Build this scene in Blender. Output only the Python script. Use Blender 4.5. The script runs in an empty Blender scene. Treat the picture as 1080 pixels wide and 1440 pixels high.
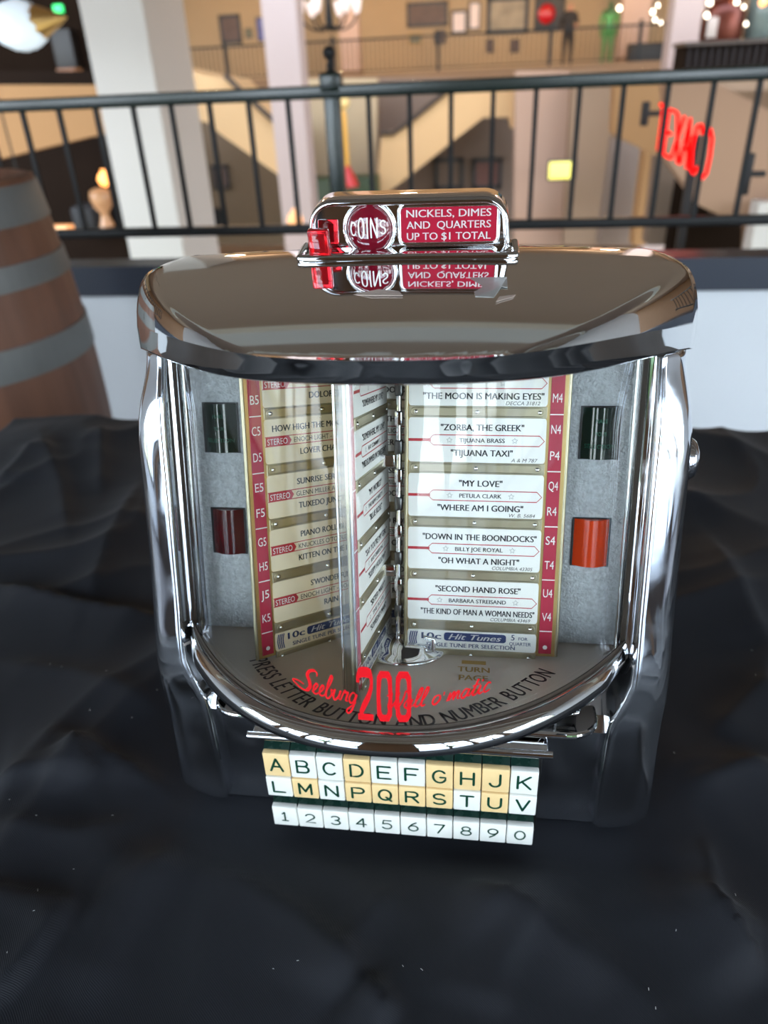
import bpy, bmesh, math, random
from mathutils import Vector, Matrix, noise
random.seed(7)
S = bpy.context.scene
COL = S.collection
PI = math.pi

# ------------------------------------------------------------------ camera
CAM = Vector((0.0436, -0.3868, 1.190))
RX = Vector((0.99176455, 0.12182145, -0.03952986))
RD = Vector((0.0275907, -0.50462193, -0.86289945))     # image down
RF = Vector((-0.12506729, 0.85470243, -0.50382728))    # forward
FPX = 1040.0
cd = bpy.data.cameras.new('camera')
cam = bpy.data.objects.new('camera', cd)
COL.objects.link(cam)
cam.matrix_world = Matrix(((RX[0], -RD[0], -RF[0], CAM[0]), (RX[1], -RD[1], -RF[1], CAM[1]),
                           (RX[2], -RD[2], -RF[2], CAM[2]), (0, 0, 0, 1)))
cd.sensor_fit = 'VERTICAL'
cd.sensor_height = 36.0
cd.sensor_width = 27.0
cd.lens = 36.0 * FPX / 1440
cd.clip_start = 0.02
cd.clip_end = 300
cd.dof.use_dof = True
cd.dof.focus_distance = 0.40
cd.dof.aperture_fstop = 7.0
S.camera = cam

# ------------------------------------------------------------------ world, exposure
S.view_settings.view_transform = 'Standard'
S.view_settings.look = 'None'
S.view_settings.gamma = 1.0
S.view_settings.use_curve_mapping = False
S.view_settings.exposure = 0.0
S.render.engine = 'CYCLES'
S.cycles.use_denoising = True
S.cycles.max_bounces = 10
S.cycles.transparent_max_bounces = 24
S.cycles.sample_clamp_indirect = 8.0
S.cycles.caustics_refractive = False
W = bpy.data.worlds.new('sky')
S.world = W
W.use_nodes = True
nt = W.node_tree
bg = nt.nodes['Background']
tc = nt.nodes.new('ShaderNodeTexCoord')
sx = nt.nodes.new('ShaderNodeSeparateXYZ')
cr = nt.nodes.new('ShaderNodeValToRGB')
nt.links.new(tc.outputs['Generated'], sx.inputs[0])
mr = nt.nodes.new('ShaderNodeMapRange')
mr.inputs['From Min'].default_value = -1
mr.inputs['From Max'].default_value = 1
nt.links.new(sx.outputs['Z'], mr.inputs['Value'])
nt.links.new(mr.outputs[0], cr.inputs[0])
el = cr.color_ramp.elements
el[0].position = 0.0
el[0].color = (0.12, 0.13, 0.12, 1)
el[1].position = 1.0
el[1].color = (0.42, 0.62, 1.0, 1)
for p_, c_ in ((0.49, (0.16, 0.18, 0.14, 1)), (0.505, (0.85, 0.93, 1.0, 1)), (0.65, (0.72, 0.86, 1.0, 1))):
    e_ = el.new(p_)
    e_.color = c_
nt.links.new(cr.outputs[0], bg.inputs[0])
bg.inputs[1].default_value = 9.6

def area(name, loc, size, energy, col, rot=(0, 0, 0), portal=False):
    l = bpy.data.lights.new(name, 'AREA')
    l.shape = 'RECTANGLE'
    l.size, l.size_y = size
    l.energy = energy
    l.color = col
    if portal:
        l.cycles.is_portal = True
    o = bpy.data.objects.new(name, l)
    COL.objects.link(o)
    o.location = loc
    o.rotation_euler = rot
    return o

def point(name, loc, energy, col, r=0.1):
    l = bpy.data.lights.new(name, 'POINT')
    l.energy = energy
    l.color = col
    l.shadow_soft_size = r
    o = bpy.data.objects.new(name, l)
    COL.objects.link(o)
    o.location = loc
    return o

WARM = (1.0, 0.70, 0.42)
# ceiling lamps of the far hall (lamp housings are built with the hall)
LAMPS = [(-7.5, 9.0, 5.6, 110), (-2.0, 9.0, 5.6, 170), (4.0, 9.0, 5.6, 240), (-9.0, 26.0, 5.6, 750), (-2.5, 26.0, 5.6, 900), (4.5, 26.0, 5.6, 750)]

# ------------------------------------------------------------------ helpers
def ray(px, py):
    return RX * ((px - 540) / FPX) + RD * ((py - 720) / FPX) + RF

def at(px, py, y=None, z=None, x=None):
    d = ray(px, py)
    if y is not None: t = (y - CAM.y) / d.y
    elif z is not None: t = (z - CAM.z) / d.z
    else: t = (x - CAM.x) / d.x
    return CAM + d * t

MATS = {}
def mat(name, col, rough=0.5, metal=0.0, spec=0.5, var=0.0, vscale=20.0, bump=0.0, bscale=80.0, emit=None, estr=0.0, rvar=0.0, coat=0.0, trans=0.0, alpha=1.0, stretch=None, sheen=0.0):
    if name in MATS: return MATS[name]
    m = bpy.data.materials.new(name)
    m.use_nodes = True
    t = m.node_tree
    b = t.nodes['Principled BSDF']
    b.inputs['Base Color'].default_value = (*col, 1)
    b.inputs['Roughness'].default_value = rough
    b.inputs['Metallic'].default_value = metal
    b.inputs['Specular IOR Level'].default_value = spec
    b.inputs['Coat Weight'].default_value = coat
    b.inputs['Transmission Weight'].default_value = trans
    b.inputs['Alpha'].default_value = alpha
    b.inputs['Sheen Weight'].default_value = sheen
    if emit:
        b.inputs['Emission Color'].default_value = (*emit, 1)
        b.inputs['Emission Strength'].default_value = estr
    if var or bump or rvar:
        co = t.nodes.new('ShaderNodeTexCoord')
        mp = t.nodes.new('ShaderNodeMapping')
        if stretch: mp.inputs['Scale'].default_value = stretch
        t.links.new(co.outputs['Object'], mp.inputs[0])
        n = t.nodes.new('ShaderNodeTexNoise')
        n.inputs['Scale'].default_value = vscale
        n.inputs['Detail'].default_value = 5
        t.links.new(mp.outputs[0], n.inputs['Vector'])
        if var:
            mx = t.nodes.new('ShaderNodeMix')
            mx.data_type = 'RGBA'
            mx.inputs[6].default_value = (*[max(0, c * (1 - var)) for c in col], 1)
            mx.inputs[7].default_value = (*[min(1, c * (1 + var)) for c in col], 1)
            t.links.new(n.outputs[0], mx.inputs[0])
            t.links.new(mx.outputs[2], b.inputs['Base Color'])
        if rvar:
            r_ = t.nodes.new('ShaderNodeMapRange')
            r_.inputs['From Min'].default_value = 0.42
            r_.inputs['From Max'].default_value = 0.75
            r_.inputs['To Min'].default_value = rough
            r_.inputs['To Max'].default_value = rough + rvar
            t.links.new(n.outputs[0], r_.inputs[0])
            t.links.new(r_.outputs[0], b.inputs['Roughness'])
        if bump:
            n2 = t.nodes.new('ShaderNodeTexNoise')
            n2.inputs['Scale'].default_value = bscale
            n2.inputs['Detail'].default_value = 3
            t.links.new(mp.outputs[0], n2.inputs['Vector'])
            bp = t.nodes.new('ShaderNodeBump')
            bp.inputs['Strength'].default_value = bump
            bp.inputs['Distance'].default_value = 0.002
            t.links.new(n2.outputs[0], bp.inputs['Height'])
            t.links.new(bp.outputs[0], b.inputs['Normal'])
    MATS[name] = m
    return m

def glass_mat(name, tint=(1, 1, 1), refl=1.0, rough=0.0):
    if name in MATS: return MATS[name]
    m = bpy.data.materials.new(name)
    m.use_nodes = True
    t = m.node_tree
    t.nodes.remove(t.nodes['Principled BSDF'])
    out = t.nodes['Material Output']
    tr = t.nodes.new('ShaderNodeBsdfTransparent')
    tr.inputs[0].default_value = (*tint, 1)
    gl = t.nodes.new('ShaderNodeBsdfGlossy')
    gl.inputs['Roughness'].default_value = rough
    fr = t.nodes.new('ShaderNodeFresnel')
    ge = t.nodes.new('ShaderNodeNewGeometry')
    io = t.nodes.new('ShaderNodeMapRange')      # same reflectance from both sides of the thin pane
    io.inputs['To Min'].default_value = 1.5
    io.inputs['To Max'].default_value = 1 / 1.5
    t.links.new(ge.outputs['Backfacing'], io.inputs[0])
    t.links.new(io.outputs[0], fr.inputs[0])
    mu = t.nodes.new('ShaderNodeMath')
    mu.operation = 'MULTIPLY'
    mu.inputs[1].default_value = refl
    mx = t.nodes.new('ShaderNodeMixShader')
    t.links.new(fr.outputs[0], mu.inputs[0])
    t.links.new(mu.outputs[0], mx.inputs[0])
    t.links.new(tr.outputs[0], mx.inputs[1])
    t.links.new(gl.outputs[0], mx.inputs[2])
    t.links.new(mx.outputs[0], out.inputs[0])
    MATS[name] = m
    return m

GLY = {}
def text_geo(s, bold=0.0, shear=0.0):
    """flat mesh of a word, scaled so that capitals are 1 high, starting at x = 0 on the baseline"""
    k = (s, bold, shear)
    if k in GLY: return GLY[k]
    c = bpy.data.curves.new('t', 'FONT')
    c.body = s
    c.size = 1.0
    c.offset = bold
    c.shear = shear
    c.resolution_u = 3
    o = bpy.data.objects.new('t', c)
    COL.objects.link(o)
    dg = bpy.context.evaluated_depsgraph_get()
    me = bpy.data.meshes.new_from_object(o.evaluated_get(dg))
    v = [(p.co.x / 0.73, p.co.y / 0.73) for p in me.vertices]
    f = [tuple(p.vertices) for p in me.polygons]
    COL.objects.unlink(o)
    bpy.data.objects.remove(o)
    bpy.data.curves.remove(c)
    bpy.data.meshes.remove(me)
    if v:
        x0 = min(p[0] for p in v)
        v = [(p[0] - x0, p[1]) for p in v]
    GLY[k] = (v, f, max([p[0] for p in v] or [0]))
    return GLY[k]

class MB:
    def __init__(s):
        s.v, s.f, s.m, s.sm, s.mats = [], [], [], [], []
    def mi(s, m):
        if m not in s.mats: s.mats.append(m)
        return s.mats.index(m)
    def add(s, vs, fs, m, smooth=False, M=None):
        b = len(s.v)
        s.v += [tuple(M @ Vector(v)) if M else tuple(v) for v in vs]
        i = s.mi(m)
        for f in fs:
            s.f.append(tuple(b + k for k in f))
            s.m.append(i)
            s.sm.append(smooth)
        return s
    def bm(s, bm, m, smooth=False, M=None):
        bm.verts.index_update()
        s.add([v.co.copy() for v in bm.verts], [[v.index for v in f.verts] for f in bm.faces], m, smooth, M)
        bm.free()
        return s
    def box(s, c, d, m, M=None, bev=0.0, seg=2, smooth=None):
        bm = bmesh.new()
        bmesh.ops.create_cube(bm, size=1.0)
        for v in bm.verts:
            v.co = Vector((v.co.x * d[0] + c[0], v.co.y * d[1] + c[1], v.co.z * d[2] + c[2]))
        if bev:
            bmesh.ops.bevel(bm, geom=bm.edges[:], offset=bev, segments=seg, profile=0.5, affect='EDGES')
        return s.bm(bm, m, bool(bev) if smooth is None else smooth, M)
    def tube(s, pts, r, m, n=10, M=None, closed=False, smooth=True):
        pts = [Vector(p) for p in pts]
        k = len(pts)
        rs = r if isinstance(r, (list, tuple)) else [r] * k
        rings = []
        up = None
        for i, p in enumerate(pts):
            a = pts[(i - 1) % k] if (closed or i) else p
            b = pts[(i + 1) % k] if (closed or i < k - 1) else p
            t = (b - a).normalized()
            if up is None:
                up = Vector((0, 0, 1)) if abs(t.z) < 0.9 else Vector((1, 0, 0))
            e1 = t.cross(up).normalized()
            e2 = e1.cross(t).normalized()
            up = e2
            rings.append([p + e1 * (rs[i] * math.cos(2 * PI * j / n)) + e2 * (rs[i] * math.sin(2 * PI * j / n)) for j in range(n)])
        return s.loft(rings, m, closed_u=True, closed_v=closed, caps=not closed, smooth=smooth, M=M)
    def loft(s, rings, m, closed_u=True, closed_v=False, caps=False, smooth=True, M=None):
        n = len(rings[0])
        k = len(rings)
        vs = [v for r in rings for v in r]
        fs = []
        for i in range(k if closed_v else k - 1):
            for j in range(n if closed_u else n - 1):
                a, b = i * n + j, i * n + (j + 1) % n
                c, d = ((i + 1) % k) * n + (j + 1) % n, ((i + 1) % k) * n + j
                fs.append((a, b, c, d))
        s.add(vs, fs, m, smooth, M)
        if caps:
            s.add(rings[0], [tuple(range(n))], m, False, M)
            s.add(rings[-1], [tuple(reversed(range(n)))], m, False, M)
        return s
    def lathe(s, prof, m, n=32, M=None, smooth=True):
        rings = [[(r * math.cos(2 * PI * j / n), r * math.sin(2 * PI * j / n), z) for j in range(n)] for r, z in prof]
        return s.loft(rings, m, caps=True, smooth=smooth, M=M)
    def poly(s, pts, m, M=None, z=0.0):
        return s.add([(p[0], p[1], z) for p in pts], [tuple(range(len(pts)))], m, False, M)
    def prism(s, pts, h, m, M=None, z=0.0, smooth=False):
        n = len(pts)
        vs = [(p[0], p[1], z) for p in pts] + [(p[0], p[1], z + h) for p in pts]
        fs = [tuple(reversed(range(n))), tuple(range(n, 2 * n))] + [(i, (i + 1) % n, n + (i + 1) % n, n + i) for i in range(n)]
        return s.add(vs, fs, m, smooth, M)
    def strip(s, pts, w, m, M=None, z=0.0, closed=False):
        k = len(pts)
        L, R = [], []
        for i in range(k):
            a = pts[(i - 1) % k] if (closed or i) else pts[i]
            b = pts[(i + 1) % k] if (closed or i < k - 1) else pts[i]
            dx, dy = b[0] - a[0], b[1] - a[1]
            l = math.hypot(dx, dy) or 1
            ww = w[i] if isinstance(w, (list, tuple)) else w
            L.append((pts[i][0] - dy / l * ww / 2, pts[i][1] + dx / l * ww / 2, z))
            R.append((pts[i][0] + dy / l * ww / 2, pts[i][1] - dx / l * ww / 2, z))
        fs = [(i, (i + 1) % k, k + (i + 1) % k, k + i) for i in range(k if closed else k - 1)]
        return s.add(L + R, fs, m, False, M)
    def text(s, t, x, y, h, m, M=None, z=0.0, w=None, bold=0.0, shear=0.0, align='c', fn=None):
        if t == 'I' and w: w = min(w, 0.25 * h)
        v, f, tw = text_geo(t, 0.0, shear)
        if not v: return s
        if bold > 0:
            bo = bold * 1.6
            k = len(v)
            v = [(a + q * bo, b) for q in (-1, 0, 1) for a, b in v]
            f = [tuple(i + q * k for i in g) for q in range(3) for g in f]
        sx_ = (w / tw) if w else h
        ox = x - (tw * sx_ / 2 if align == 'c' else tw * sx_ if align == 'r' else 0)
        P = [(ox + a * sx_, y + b * h, z) for a, b in v]
        if fn: P = [fn(*p) for p in P]
        return s.add(P, f, m, False, M)
    def build(s, name, parent=None, M=None, loc=None):
        me = bpy.data.meshes.new(name)
        me.from_pydata(s.v, [], s.f)
        for m in s.mats: me.materials.append(m)
        me.polygons.foreach_set('material_index', s.m)
        me.polygons.foreach_set('use_smooth', s.sm)
        me.validate()
        me.update()
        o = bpy.data.objects.new(name, me)
        COL.objects.link(o)
        if parent: o.parent = parent
        if M is not None: o.matrix_basis = M
        if loc is not None: o.location = loc
        return o

def fixn(o):
    bm = bmesh.new()
    bm.from_mesh(o.data)
    bmesh.ops.remove_doubles(bm, verts=bm.verts, dist=1e-6)
    bmesh.ops.recalc_face_normals(bm, faces=bm.faces)
    bm.to_mesh(o.data)
    bm.free()
    return o

def tag(o, label, cat, group=None):
    o['label'] = label
    o['category'] = cat
    if group: o['group'] = group
    return o

def empty(name, loc, label, cat, group=None):
    o = bpy.data.objects.new(name, None)
    COL.objects.link(o)
    o.location = loc
    o.empty_display_size = 0.05
    return tag(o, label, cat, group)

def struct(o):
    o['kind'] = 'structure'
    return o

def rrect(w, h, r, n=5, cx=0.0, cy=0.0):
    P = []
    for sx_, sy_, a0 in ((1, 1, 0), (-1, 1, 90), (-1, -1, 180), (1, -1, 270)):
        for i in range(n + 1):
            a = math.radians(a0 + 90 * i / n)
            P.append((cx + sx_ * (w / 2 - r) + r * math.cos(a), cy + sy_ * (h / 2 - r) + r * math.sin(a)))
    return P

def catmull(P, n=6):
    out = []
    k = len(P)
    for i in range(k - 1):
        p0, p1, p2, p3 = P[max(i - 1, 0)], P[i], P[i + 1], P[min(i + 2, k - 1)]
        for j in range(n):
            t = j / n
            out.append(tuple(0.5 * (2 * b + (c - a) * t + (2 * a - 5 * b + 4 * c - d) * t * t + (3 * b - a - 3 * c + d) * t ** 3) for a, b, c, d in zip(p0, p1, p2, p3)))
    out.append(tuple(P[-1]))
    return out

def frame(o, u, v):
    u = Vector(u).normalized()
    v = Vector(v).normalized()
    w = u.cross(v)
    return Matrix(((u[0], v[0], w[0], o[0]), (u[1], v[1], w[1], o[1]), (u[2], v[2], w[2], o[2]), (0, 0, 0, 1)))

def smooth(a, b, x):
    t = min(1.0, max(0.0, (x - a) / (b - a)))
    return t * t * (3 - 2 * t)

# ------------------------------------------------------------------ materials
chrome = mat('chrome', (0.80, 0.80, 0.80), 0.025, 1.0, vscale=30, rvar=0.03)
chrome_dusty = mat('chrome_dusty', (0.74, 0.76, 0.80), 0.045, 0.993, vscale=45, rvar=0.20)
steel = mat('dark_steel', (0.16, 0.16, 0.16), 0.3, 1.0)
brass = mat('brass', (0.62, 0.45, 0.19), 0.32, 1.0, var=0.25, vscale=60, stretch=(1, 1, 14))
brassbar = mat('pale_brass', (0.48, 0.43, 0.30), 0.34, 0.9, var=0.2, vscale=80)
paper = mat('card_paper', (0.88, 0.87, 0.83), 0.6, var=0.03, vscale=90)
paper_old = mat('yellowed_card_paper', (0.86, 0.72, 0.50), 0.6, var=0.04, vscale=90)
ink = mat('black_ink', (0.012, 0.012, 0.014), 0.6)
red_ink = mat('red_ink', (0.50, 0.018, 0.03), 0.5)
crimson = mat('crimson_strip', (0.42, 0.012, 0.045), 0.4, var=0.08, vscale=30)
white_ink = mat('white_ink', (0.85, 0.83, 0.80), 0.5)
navy_ink = mat('navy_ink', (0.03, 0.05, 0.16), 0.5)
decal_red = mat('red_decal', (0.66, 0.004, 0.010), 0.5, spec=0.15)
gold_ink = mat('gold_decal', (0.42, 0.25, 0.05), 0.5)
hammer = mat('hammertone_grey', (0.64, 0.66, 0.68), 0.38, 0.15, var=0.45, vscale=420, bump=0.9, bscale=700)
deckm = mat('warm_grey_deck', (0.58, 0.50, 0.43), 0.32, 0.0, var=0.06, vscale=30)
deck_ink = mat('deck_lettering', (0.035, 0.022, 0.03), 0.5)
gasket = mat('dark_gasket', (0.035, 0.022, 0.012), 0.6, var=0.5, vscale=90)
inner = mat('inner_case', (0.10, 0.10, 0.10), 0.5, 0.4)
green_lens = mat('dark_green_lens', (0.002, 0.014, 0.010), 0.08, coat=0.6)
red_lens = mat('dark_red_lens', (0.085, 0.004, 0.006), 0.10, coat=0.6, var=0.4, vscale=40)
orange_lens = mat('orange_lens', (0.72, 0.055, 0.008), 0.15, coat=0.5)
lens_ink = mat('lens_lettering', (0.0, 0.09, 0.05), 0.3)
ivory = mat('ivory_key', (0.80, 0.80, 0.74), 0.35, var=0.04, vscale=60)
cream = mat('cream_key', (0.83, 0.60, 0.29), 0.38, var=0.07, vscale=60)
key_green = mat('bottle_green_key', (0.004, 0.022, 0.016), 0.22, vscale=120, rvar=0.35)
key_ink = mat('green_key_ink', (0.0, 0.045, 0.022), 0.4)
sign_red = mat('sign_red', (0.40, 0.006, 0.03), 0.25, coat=0.5, var=0.1, vscale=200)
dome_red = mat('dome_red', (0.16, 0.003, 0.014), 0.08, coat=1.0)
gem_red = mat('clear_red_plastic', (0.85, 0.02, 0.03), 0.06, trans=0.75, coat=0.3)
tape = mat('old_tape', (0.40, 0.40, 0.38), 0.25, alpha=0.75)
residue = mat('tape_residue', (0.50, 0.40, 0.34), 0.6, var=0.2, vscale=400)
clear = glass_mat('window_glass_clear', (0.97, 0.98, 0.97), 0.62)
plastic = glass_mat('clear_plastic', (0.93, 0.94, 0.95), 0.8)

# ================================================================== THE PLACE
white_wall = mat('white_painted_wall', (0.78, 0.80, 0.82), 0.6, var=0.04, vscale=3)
cap_blue = mat('slate_blue_trim', (0.035, 0.042, 0.06), 0.35, var=0.15, vscale=5)
floor_m = mat('brown_floor', (0.06, 0.042, 0.03), 0.6, var=0.2, vscale=4)
ceil_m = mat('taupe_ceiling', (0.36, 0.285, 0.24), 0.8, var=0.03, vscale=2)
beam_m = mat('pale_beam', (0.72, 0.70, 0.62), 0.7)
hall_cream = mat('hall_cream', (0.43, 0.31, 0.19), 0.9, spec=0.1, var=0.05, vscale=1.5)
hall_tan = mat('hall_tan', (0.26, 0.165, 0.105), 0.9, spec=0.1, var=0.06, vscale=1.0)
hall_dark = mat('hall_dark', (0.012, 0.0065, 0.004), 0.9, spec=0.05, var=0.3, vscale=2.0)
hall_floor = mat('hall_floor', (0.10, 0.06, 0.035), 0.4, var=0.2, vscale=1.5)
col_m = mat('column_plaster', (0.62, 0.57, 0.55), 0.7, var=0.02, vscale=2)
orange_l = mat('orange_plaster', (0.36, 0.185, 0.08), 0.9, spec=0.1, var=0.04, vscale=1)
col_pink = mat('pinkish_column_plaster', (0.46, 0.33, 0.28), 0.8, var=0.02, vscale=2)
stair_m = mat('stair_plaster', (0.60, 0.36, 0.175), 0.9, spec=0.1, var=0.03, vscale=1)
iron = mat('black_iron', (0.008, 0.008, 0.008), 0.45, spec=0.3, var=0.2, vscale=10)
rail_paint = mat('green_black_rail_paint', (0.016, 0.024, 0.018), 0.24, spec=0.8, var=0.2, vscale=6)
wood_d = mat('dark_wood', (0.05, 0.028, 0.016), 0.5, var=0.3, vscale=6)

def sbox(name, a, b, m):
    mb = MB()
    mb.box([(a[i] + b[i]) / 2 for i in range(3)], [abs(b[i] - a[i]) for i in range(3)], m)
    return struct(mb.build(name))

sbox('floor', (-5.1, -2.8, -0.12), (5.1, 1.99, 0), floor_m)
sbox('wall_parapet', (-7, 1.935, 0.001), (7, 1.985, 0.62), white_wall)
sbox('trim_1', (-7, 1.90, 0.622), (7, 2.02, 0.715), cap_blue)
sbox('ceiling', (-7, -2.8, 3.0), (7, 6.9, 3.12), ceil_m)
mb = MB()
for k_, yy in enumerate((-1.7, -0.35, 0.5, 3.0)):  # unseen beams, placed so pale bands mirror in the chrome cover
    mb.box((0, yy, 2.92), (10, 0.11, 0.16), beam_m)
o = struct(mb.build('trim_2'))
# side walls; their tall windows are unseen, added to bring in more daylight
for sd_, nm_ in ((-1, 'wall_left'), (1, 'wall_right')):
    X = sd_ * 5.06
    mb = MB()
    for y0_, y1_ in ((-2.8, -2.5), (-0.45, 1.93)):
        mb.box((X, (y0_ + y1_) / 2, 1.5), (0.12, y1_ - y0_, 3.0), white_wall)
    mb.box((X, -1.475, 0.15), (0.12, 2.05, 0.30), white_wall)
    mb.box((X, -1.475, 2.85), (0.12, 2.05, 0.30), white_wall)
    struct(mb.build(nm_))
    for k_, (y0_, y1_) in enumerate(((-2.5, -0.45),)):
        mb = MB()
        for yy in (y0_ + 0.03, (y0_ + y1_) / 2, y1_ - 0.03):
            mb.box((X, yy, 1.5), (0.08, 0.05, 2.4), iron)
        mb.box((X, (y0_ + y1_) / 2, 0.33), (0.07, y1_ - y0_, 0.05), iron)
        mb.box((X, (y0_ + y1_) / 2, 2.67), (0.07, y1_ - y0_, 0.05), iron)
        struct(mb.build('window_%d' % (5 + k_ + (1 if sd_ > 0 else 0))))
        area('window_daylight', (X + sd_ * 0.1, (y0_ + y1_) / 2, 1.5), (2.4, y1_ - y0_), 100, (1, 1, 1), (0, sd_ * PI / 2, 0), portal=True)
# window wall behind the viewer: piers, sill and head with real openings, daylight comes through them
OPEN = [(-4.8, -2.7), (-2.6, -0.6), (0.6, 2.6), (2.7, 4.8)]
YW = -2.7
mb = MB()
xs = [-5.0] + [v for a in OPEN for v in a] + [5.0]
for i in range(0, len(xs), 2):
    mb.box(((xs[i] + xs[i + 1]) / 2, YW, 1.5), (xs[i + 1] - xs[i], 0.2, 3.0), hall_tan)
for a, b in OPEN:
    mb.box(((a + b) / 2, YW, 0.15), (b - a, 0.2, 0.30), wood_d)  # unseen sill painted dark to give the chrome sign a dark reflection
    mb.box(((a + b) / 2, YW, 2.85), (b - a, 0.2, 0.30), white_wall)
struct(mb.build('wall_rear'))
for n_, (a, b) in enumerate(OPEN):
    mb = MB()
    for xx in (a + 0.03, (a + b) / 2, b - 0.03):
        mb.box((xx, YW, 1.5), (0.06, 0.08, 2.4), iron)
    for zz in (0.33, 1.9, 2.67):
        mb.box(((a + b) / 2, YW, zz), (b - a, 0.07, 0.05), iron)
    w_ = struct(mb.build('window_%d' % (n_ + 1)))
    area('window_daylight', ((a + b) / 2, YW - 0.12, 1.5), (b - a, 2.4), 100, (1, 1, 1), (PI / 2, 0, PI), portal=True)
lawn_m = mat('pale_terrace', (0.28, 0.265, 0.24), 0.9, var=0.2, vscale=1.2)
sbox('floor_terrace', (-40, -60, -0.35), (40, -4.6, -0.25), lawn_m)
leaf_m = mat('tree_leaves', (0.06, 0.10, 0.03), 0.8, var=0.5, vscale=3)

def tree(x, y, h, label):
    t = empty('leafy_tree', (x, y, -0.25), label, 'tree', 'trees outside the windows')
    MB().tube([(0, 0, 0), (0.05, 0, h * 0.3), (0, 0.05, h * 0.6)], [0.16, 0.12, 0.06], wood_d).build('trunk', t)
    bm = bmesh.new()
    bmesh.ops.create_icosphere(bm, subdivisions=4, radius=1)
    for v in bm.verts:
        d = 1 + 0.45 * noise.noise(v.co * 2.2 + Vector((x, y, 0))) + 0.2 * noise.noise(v.co * 6)
        v.co = Vector((v.co.x * h * 0.33 * d, v.co.y * h * 0.33 * d, h * 0.68 + v.co.z * h * 0.36 * d))
    MB().bm(bm, leaf_m).build('crown', t)

for x_, y_, h_, l_ in ((-9, -14, 5.0, 'leafy tree seen only in reflections, furthest left outside'), (-3.6, -17, 4.5, 'leafy tree on the lawn left of the window pier'),
                       (3.2, -16, 5.2, 'leafy tree on the lawn right of the window pier'), (9.5, -15, 4.6, 'leafy tree seen only in reflections, furthest right outside')):
    tree(x_, y_, h_, l_)

# ---- the hall beyond the railing
sbox('floor_hall', (-32, 2.3, -3.3), (28, 36, -3.2), hall_floor)
sbox('wall_far', (-32, 33.0, -3.2), (28, 33.2, 6.4), hall_cream)
sbox('wall_hall_left', (-32.2, 2.3, -3.2), (-32, 33, 6.4), hall_tan)
sbox('wall_hall_right', (28, 2.3, -3.2), (28.2, 33, 6.4), hall_tan)
sbox('ceiling_hall', (-32, 6.9, 6.4), (28, 33.2, 6.5), ceil_m)
sbox('floor_gallery', (-14, 27.2, 1.0), (28, 33.0, 1.38), hall_tan)
sbox('wall_under_gallery', (-32, 28.4, -3.2), (28, 28.55, 1.0), hall_tan)
for k_, (x, y, z, e) in enumerate(LAMPS):
    L_ = empty('ceiling_lamp', (x, y, 6.4), 'round warm ceiling lamp out of frame above the hall, ' + ('near' if y < 10 else 'far') + ' row', 'lamp', 'hall ceiling lamps')
    MB().tube([(0, 0, 0), (0, 0, -0.5)], 0.02, iron).lathe([(0.05, -0.45), (0.28, -0.6), (0.30, -0.62), (0.02, -0.5)], brass).build('shade', L_)
    MB().lathe([(0.02, -0.6), (0.1, -0.63), (0.12, -0.70), (0.08, -0.77), (0.01, -0.79)], mat('lamp_bulb', (1, 0.9, 0.7), 0.4, emit=(1, 0.75, 0.45), estr=6)).build('bulb', L_)
    point('hall_lamp_light', (x, y, 5.45), e, WARM, 0.25)

def pxbox(name, x0, y0, x1, y1, y, depth, m, label=None, cat=None, kind=None, group=None, bev=0.0):
    """an upright box whose front stands at distance y; its corners come from a sight line through the middle"""
    a = at((x0 + x1) / 2, y0, y=y)
    b = at((x0 + x1) / 2, y1, y=y)
    l = at(x0, (y0 + y1) / 2, y=y)
    r = at(x1, (y0 + y1) / 2, y=y)
    mb = MB()
    w, h = r.x - l.x, a.z - b.z
    mb.box((0, depth / 2, h / 2), (w, depth, h), m, bev=bev)
    o = mb.build(name, loc=((l.x + r.x) / 2, y, b.z))
    if kind: o['kind'] = kind
    if label: tag(o, label, cat, group)
    return o

def slab(name, pts, y, depth, m):
    """upright slab with a polygon outline in the x-z plane"""
    P = [at(px, py, y=y) for px, py in pts]
    c = Vector((sum(p.x for p in P) / len(P), y, min(p.z for p in P)))
    mb = MB()
    n = len(P)
    vs = [(p.x - c.x, 0, p.z - c.z) for p in P] + [(p.x - c.x, depth, p.z - c.z) for p in P]
    mb.add(vs, [tuple(range(n)), tuple(reversed(range(n, 2 * n)))] + [((i + 1) % n, i, n + i, n + (i + 1) % n) for i in range(n)], m)
    return fixn(mb.build(name, loc=c))

# columns
def column(x0, x1, y0, d, z0, z1, label, m=None):
    c = empty('square_column', ((x0 + x1) / 2, y0, z0), label, 'column', 'square hall columns')
    MB().box((0, d / 2, (z1 - z0) / 2), (x1 - x0, d, z1 - z0), m or col_pink, bev=0.012, smooth=False).build('shaft', c)
    MB().box((0, d / 2, 0.08), (x1 - x0 + 0.04, d + 0.04, 0.16), hall_tan).build('plinth', c)

column(-3.03, -2.53, 6.0, 0.9, -3.2, 2.999, 'broad near-white square column rising behind the railing at left', col_m)
column(-2.42, -2.03, 9.0, 0.35, -3.2, 6.4, 'pinkish square column left of the railing newel post')
a_, b_ = at(478, 60, y=29.8), at(505, 60, y=29.8)
column(a_.x, b_.x, 29.8, 0.5, 1.38, 6.4, 'slim pale column on the far gallery behind the newel finial')
a_, b_ = at(872, 50, y=29.4), at(912, 50, y=29.4)
column(a_.x, b_.x, 29.4, 0.5, 1.38, 6.4, 'pale column on the far gallery beside the green statue')
a_, b_ = at(943, 50, y=11.0), at(985, 50, y=11.0)
column(a_.x, b_.x, 11.0, 0.4, -3.2, 6.4, 'pale column left of the dark copper vessel')

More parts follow.
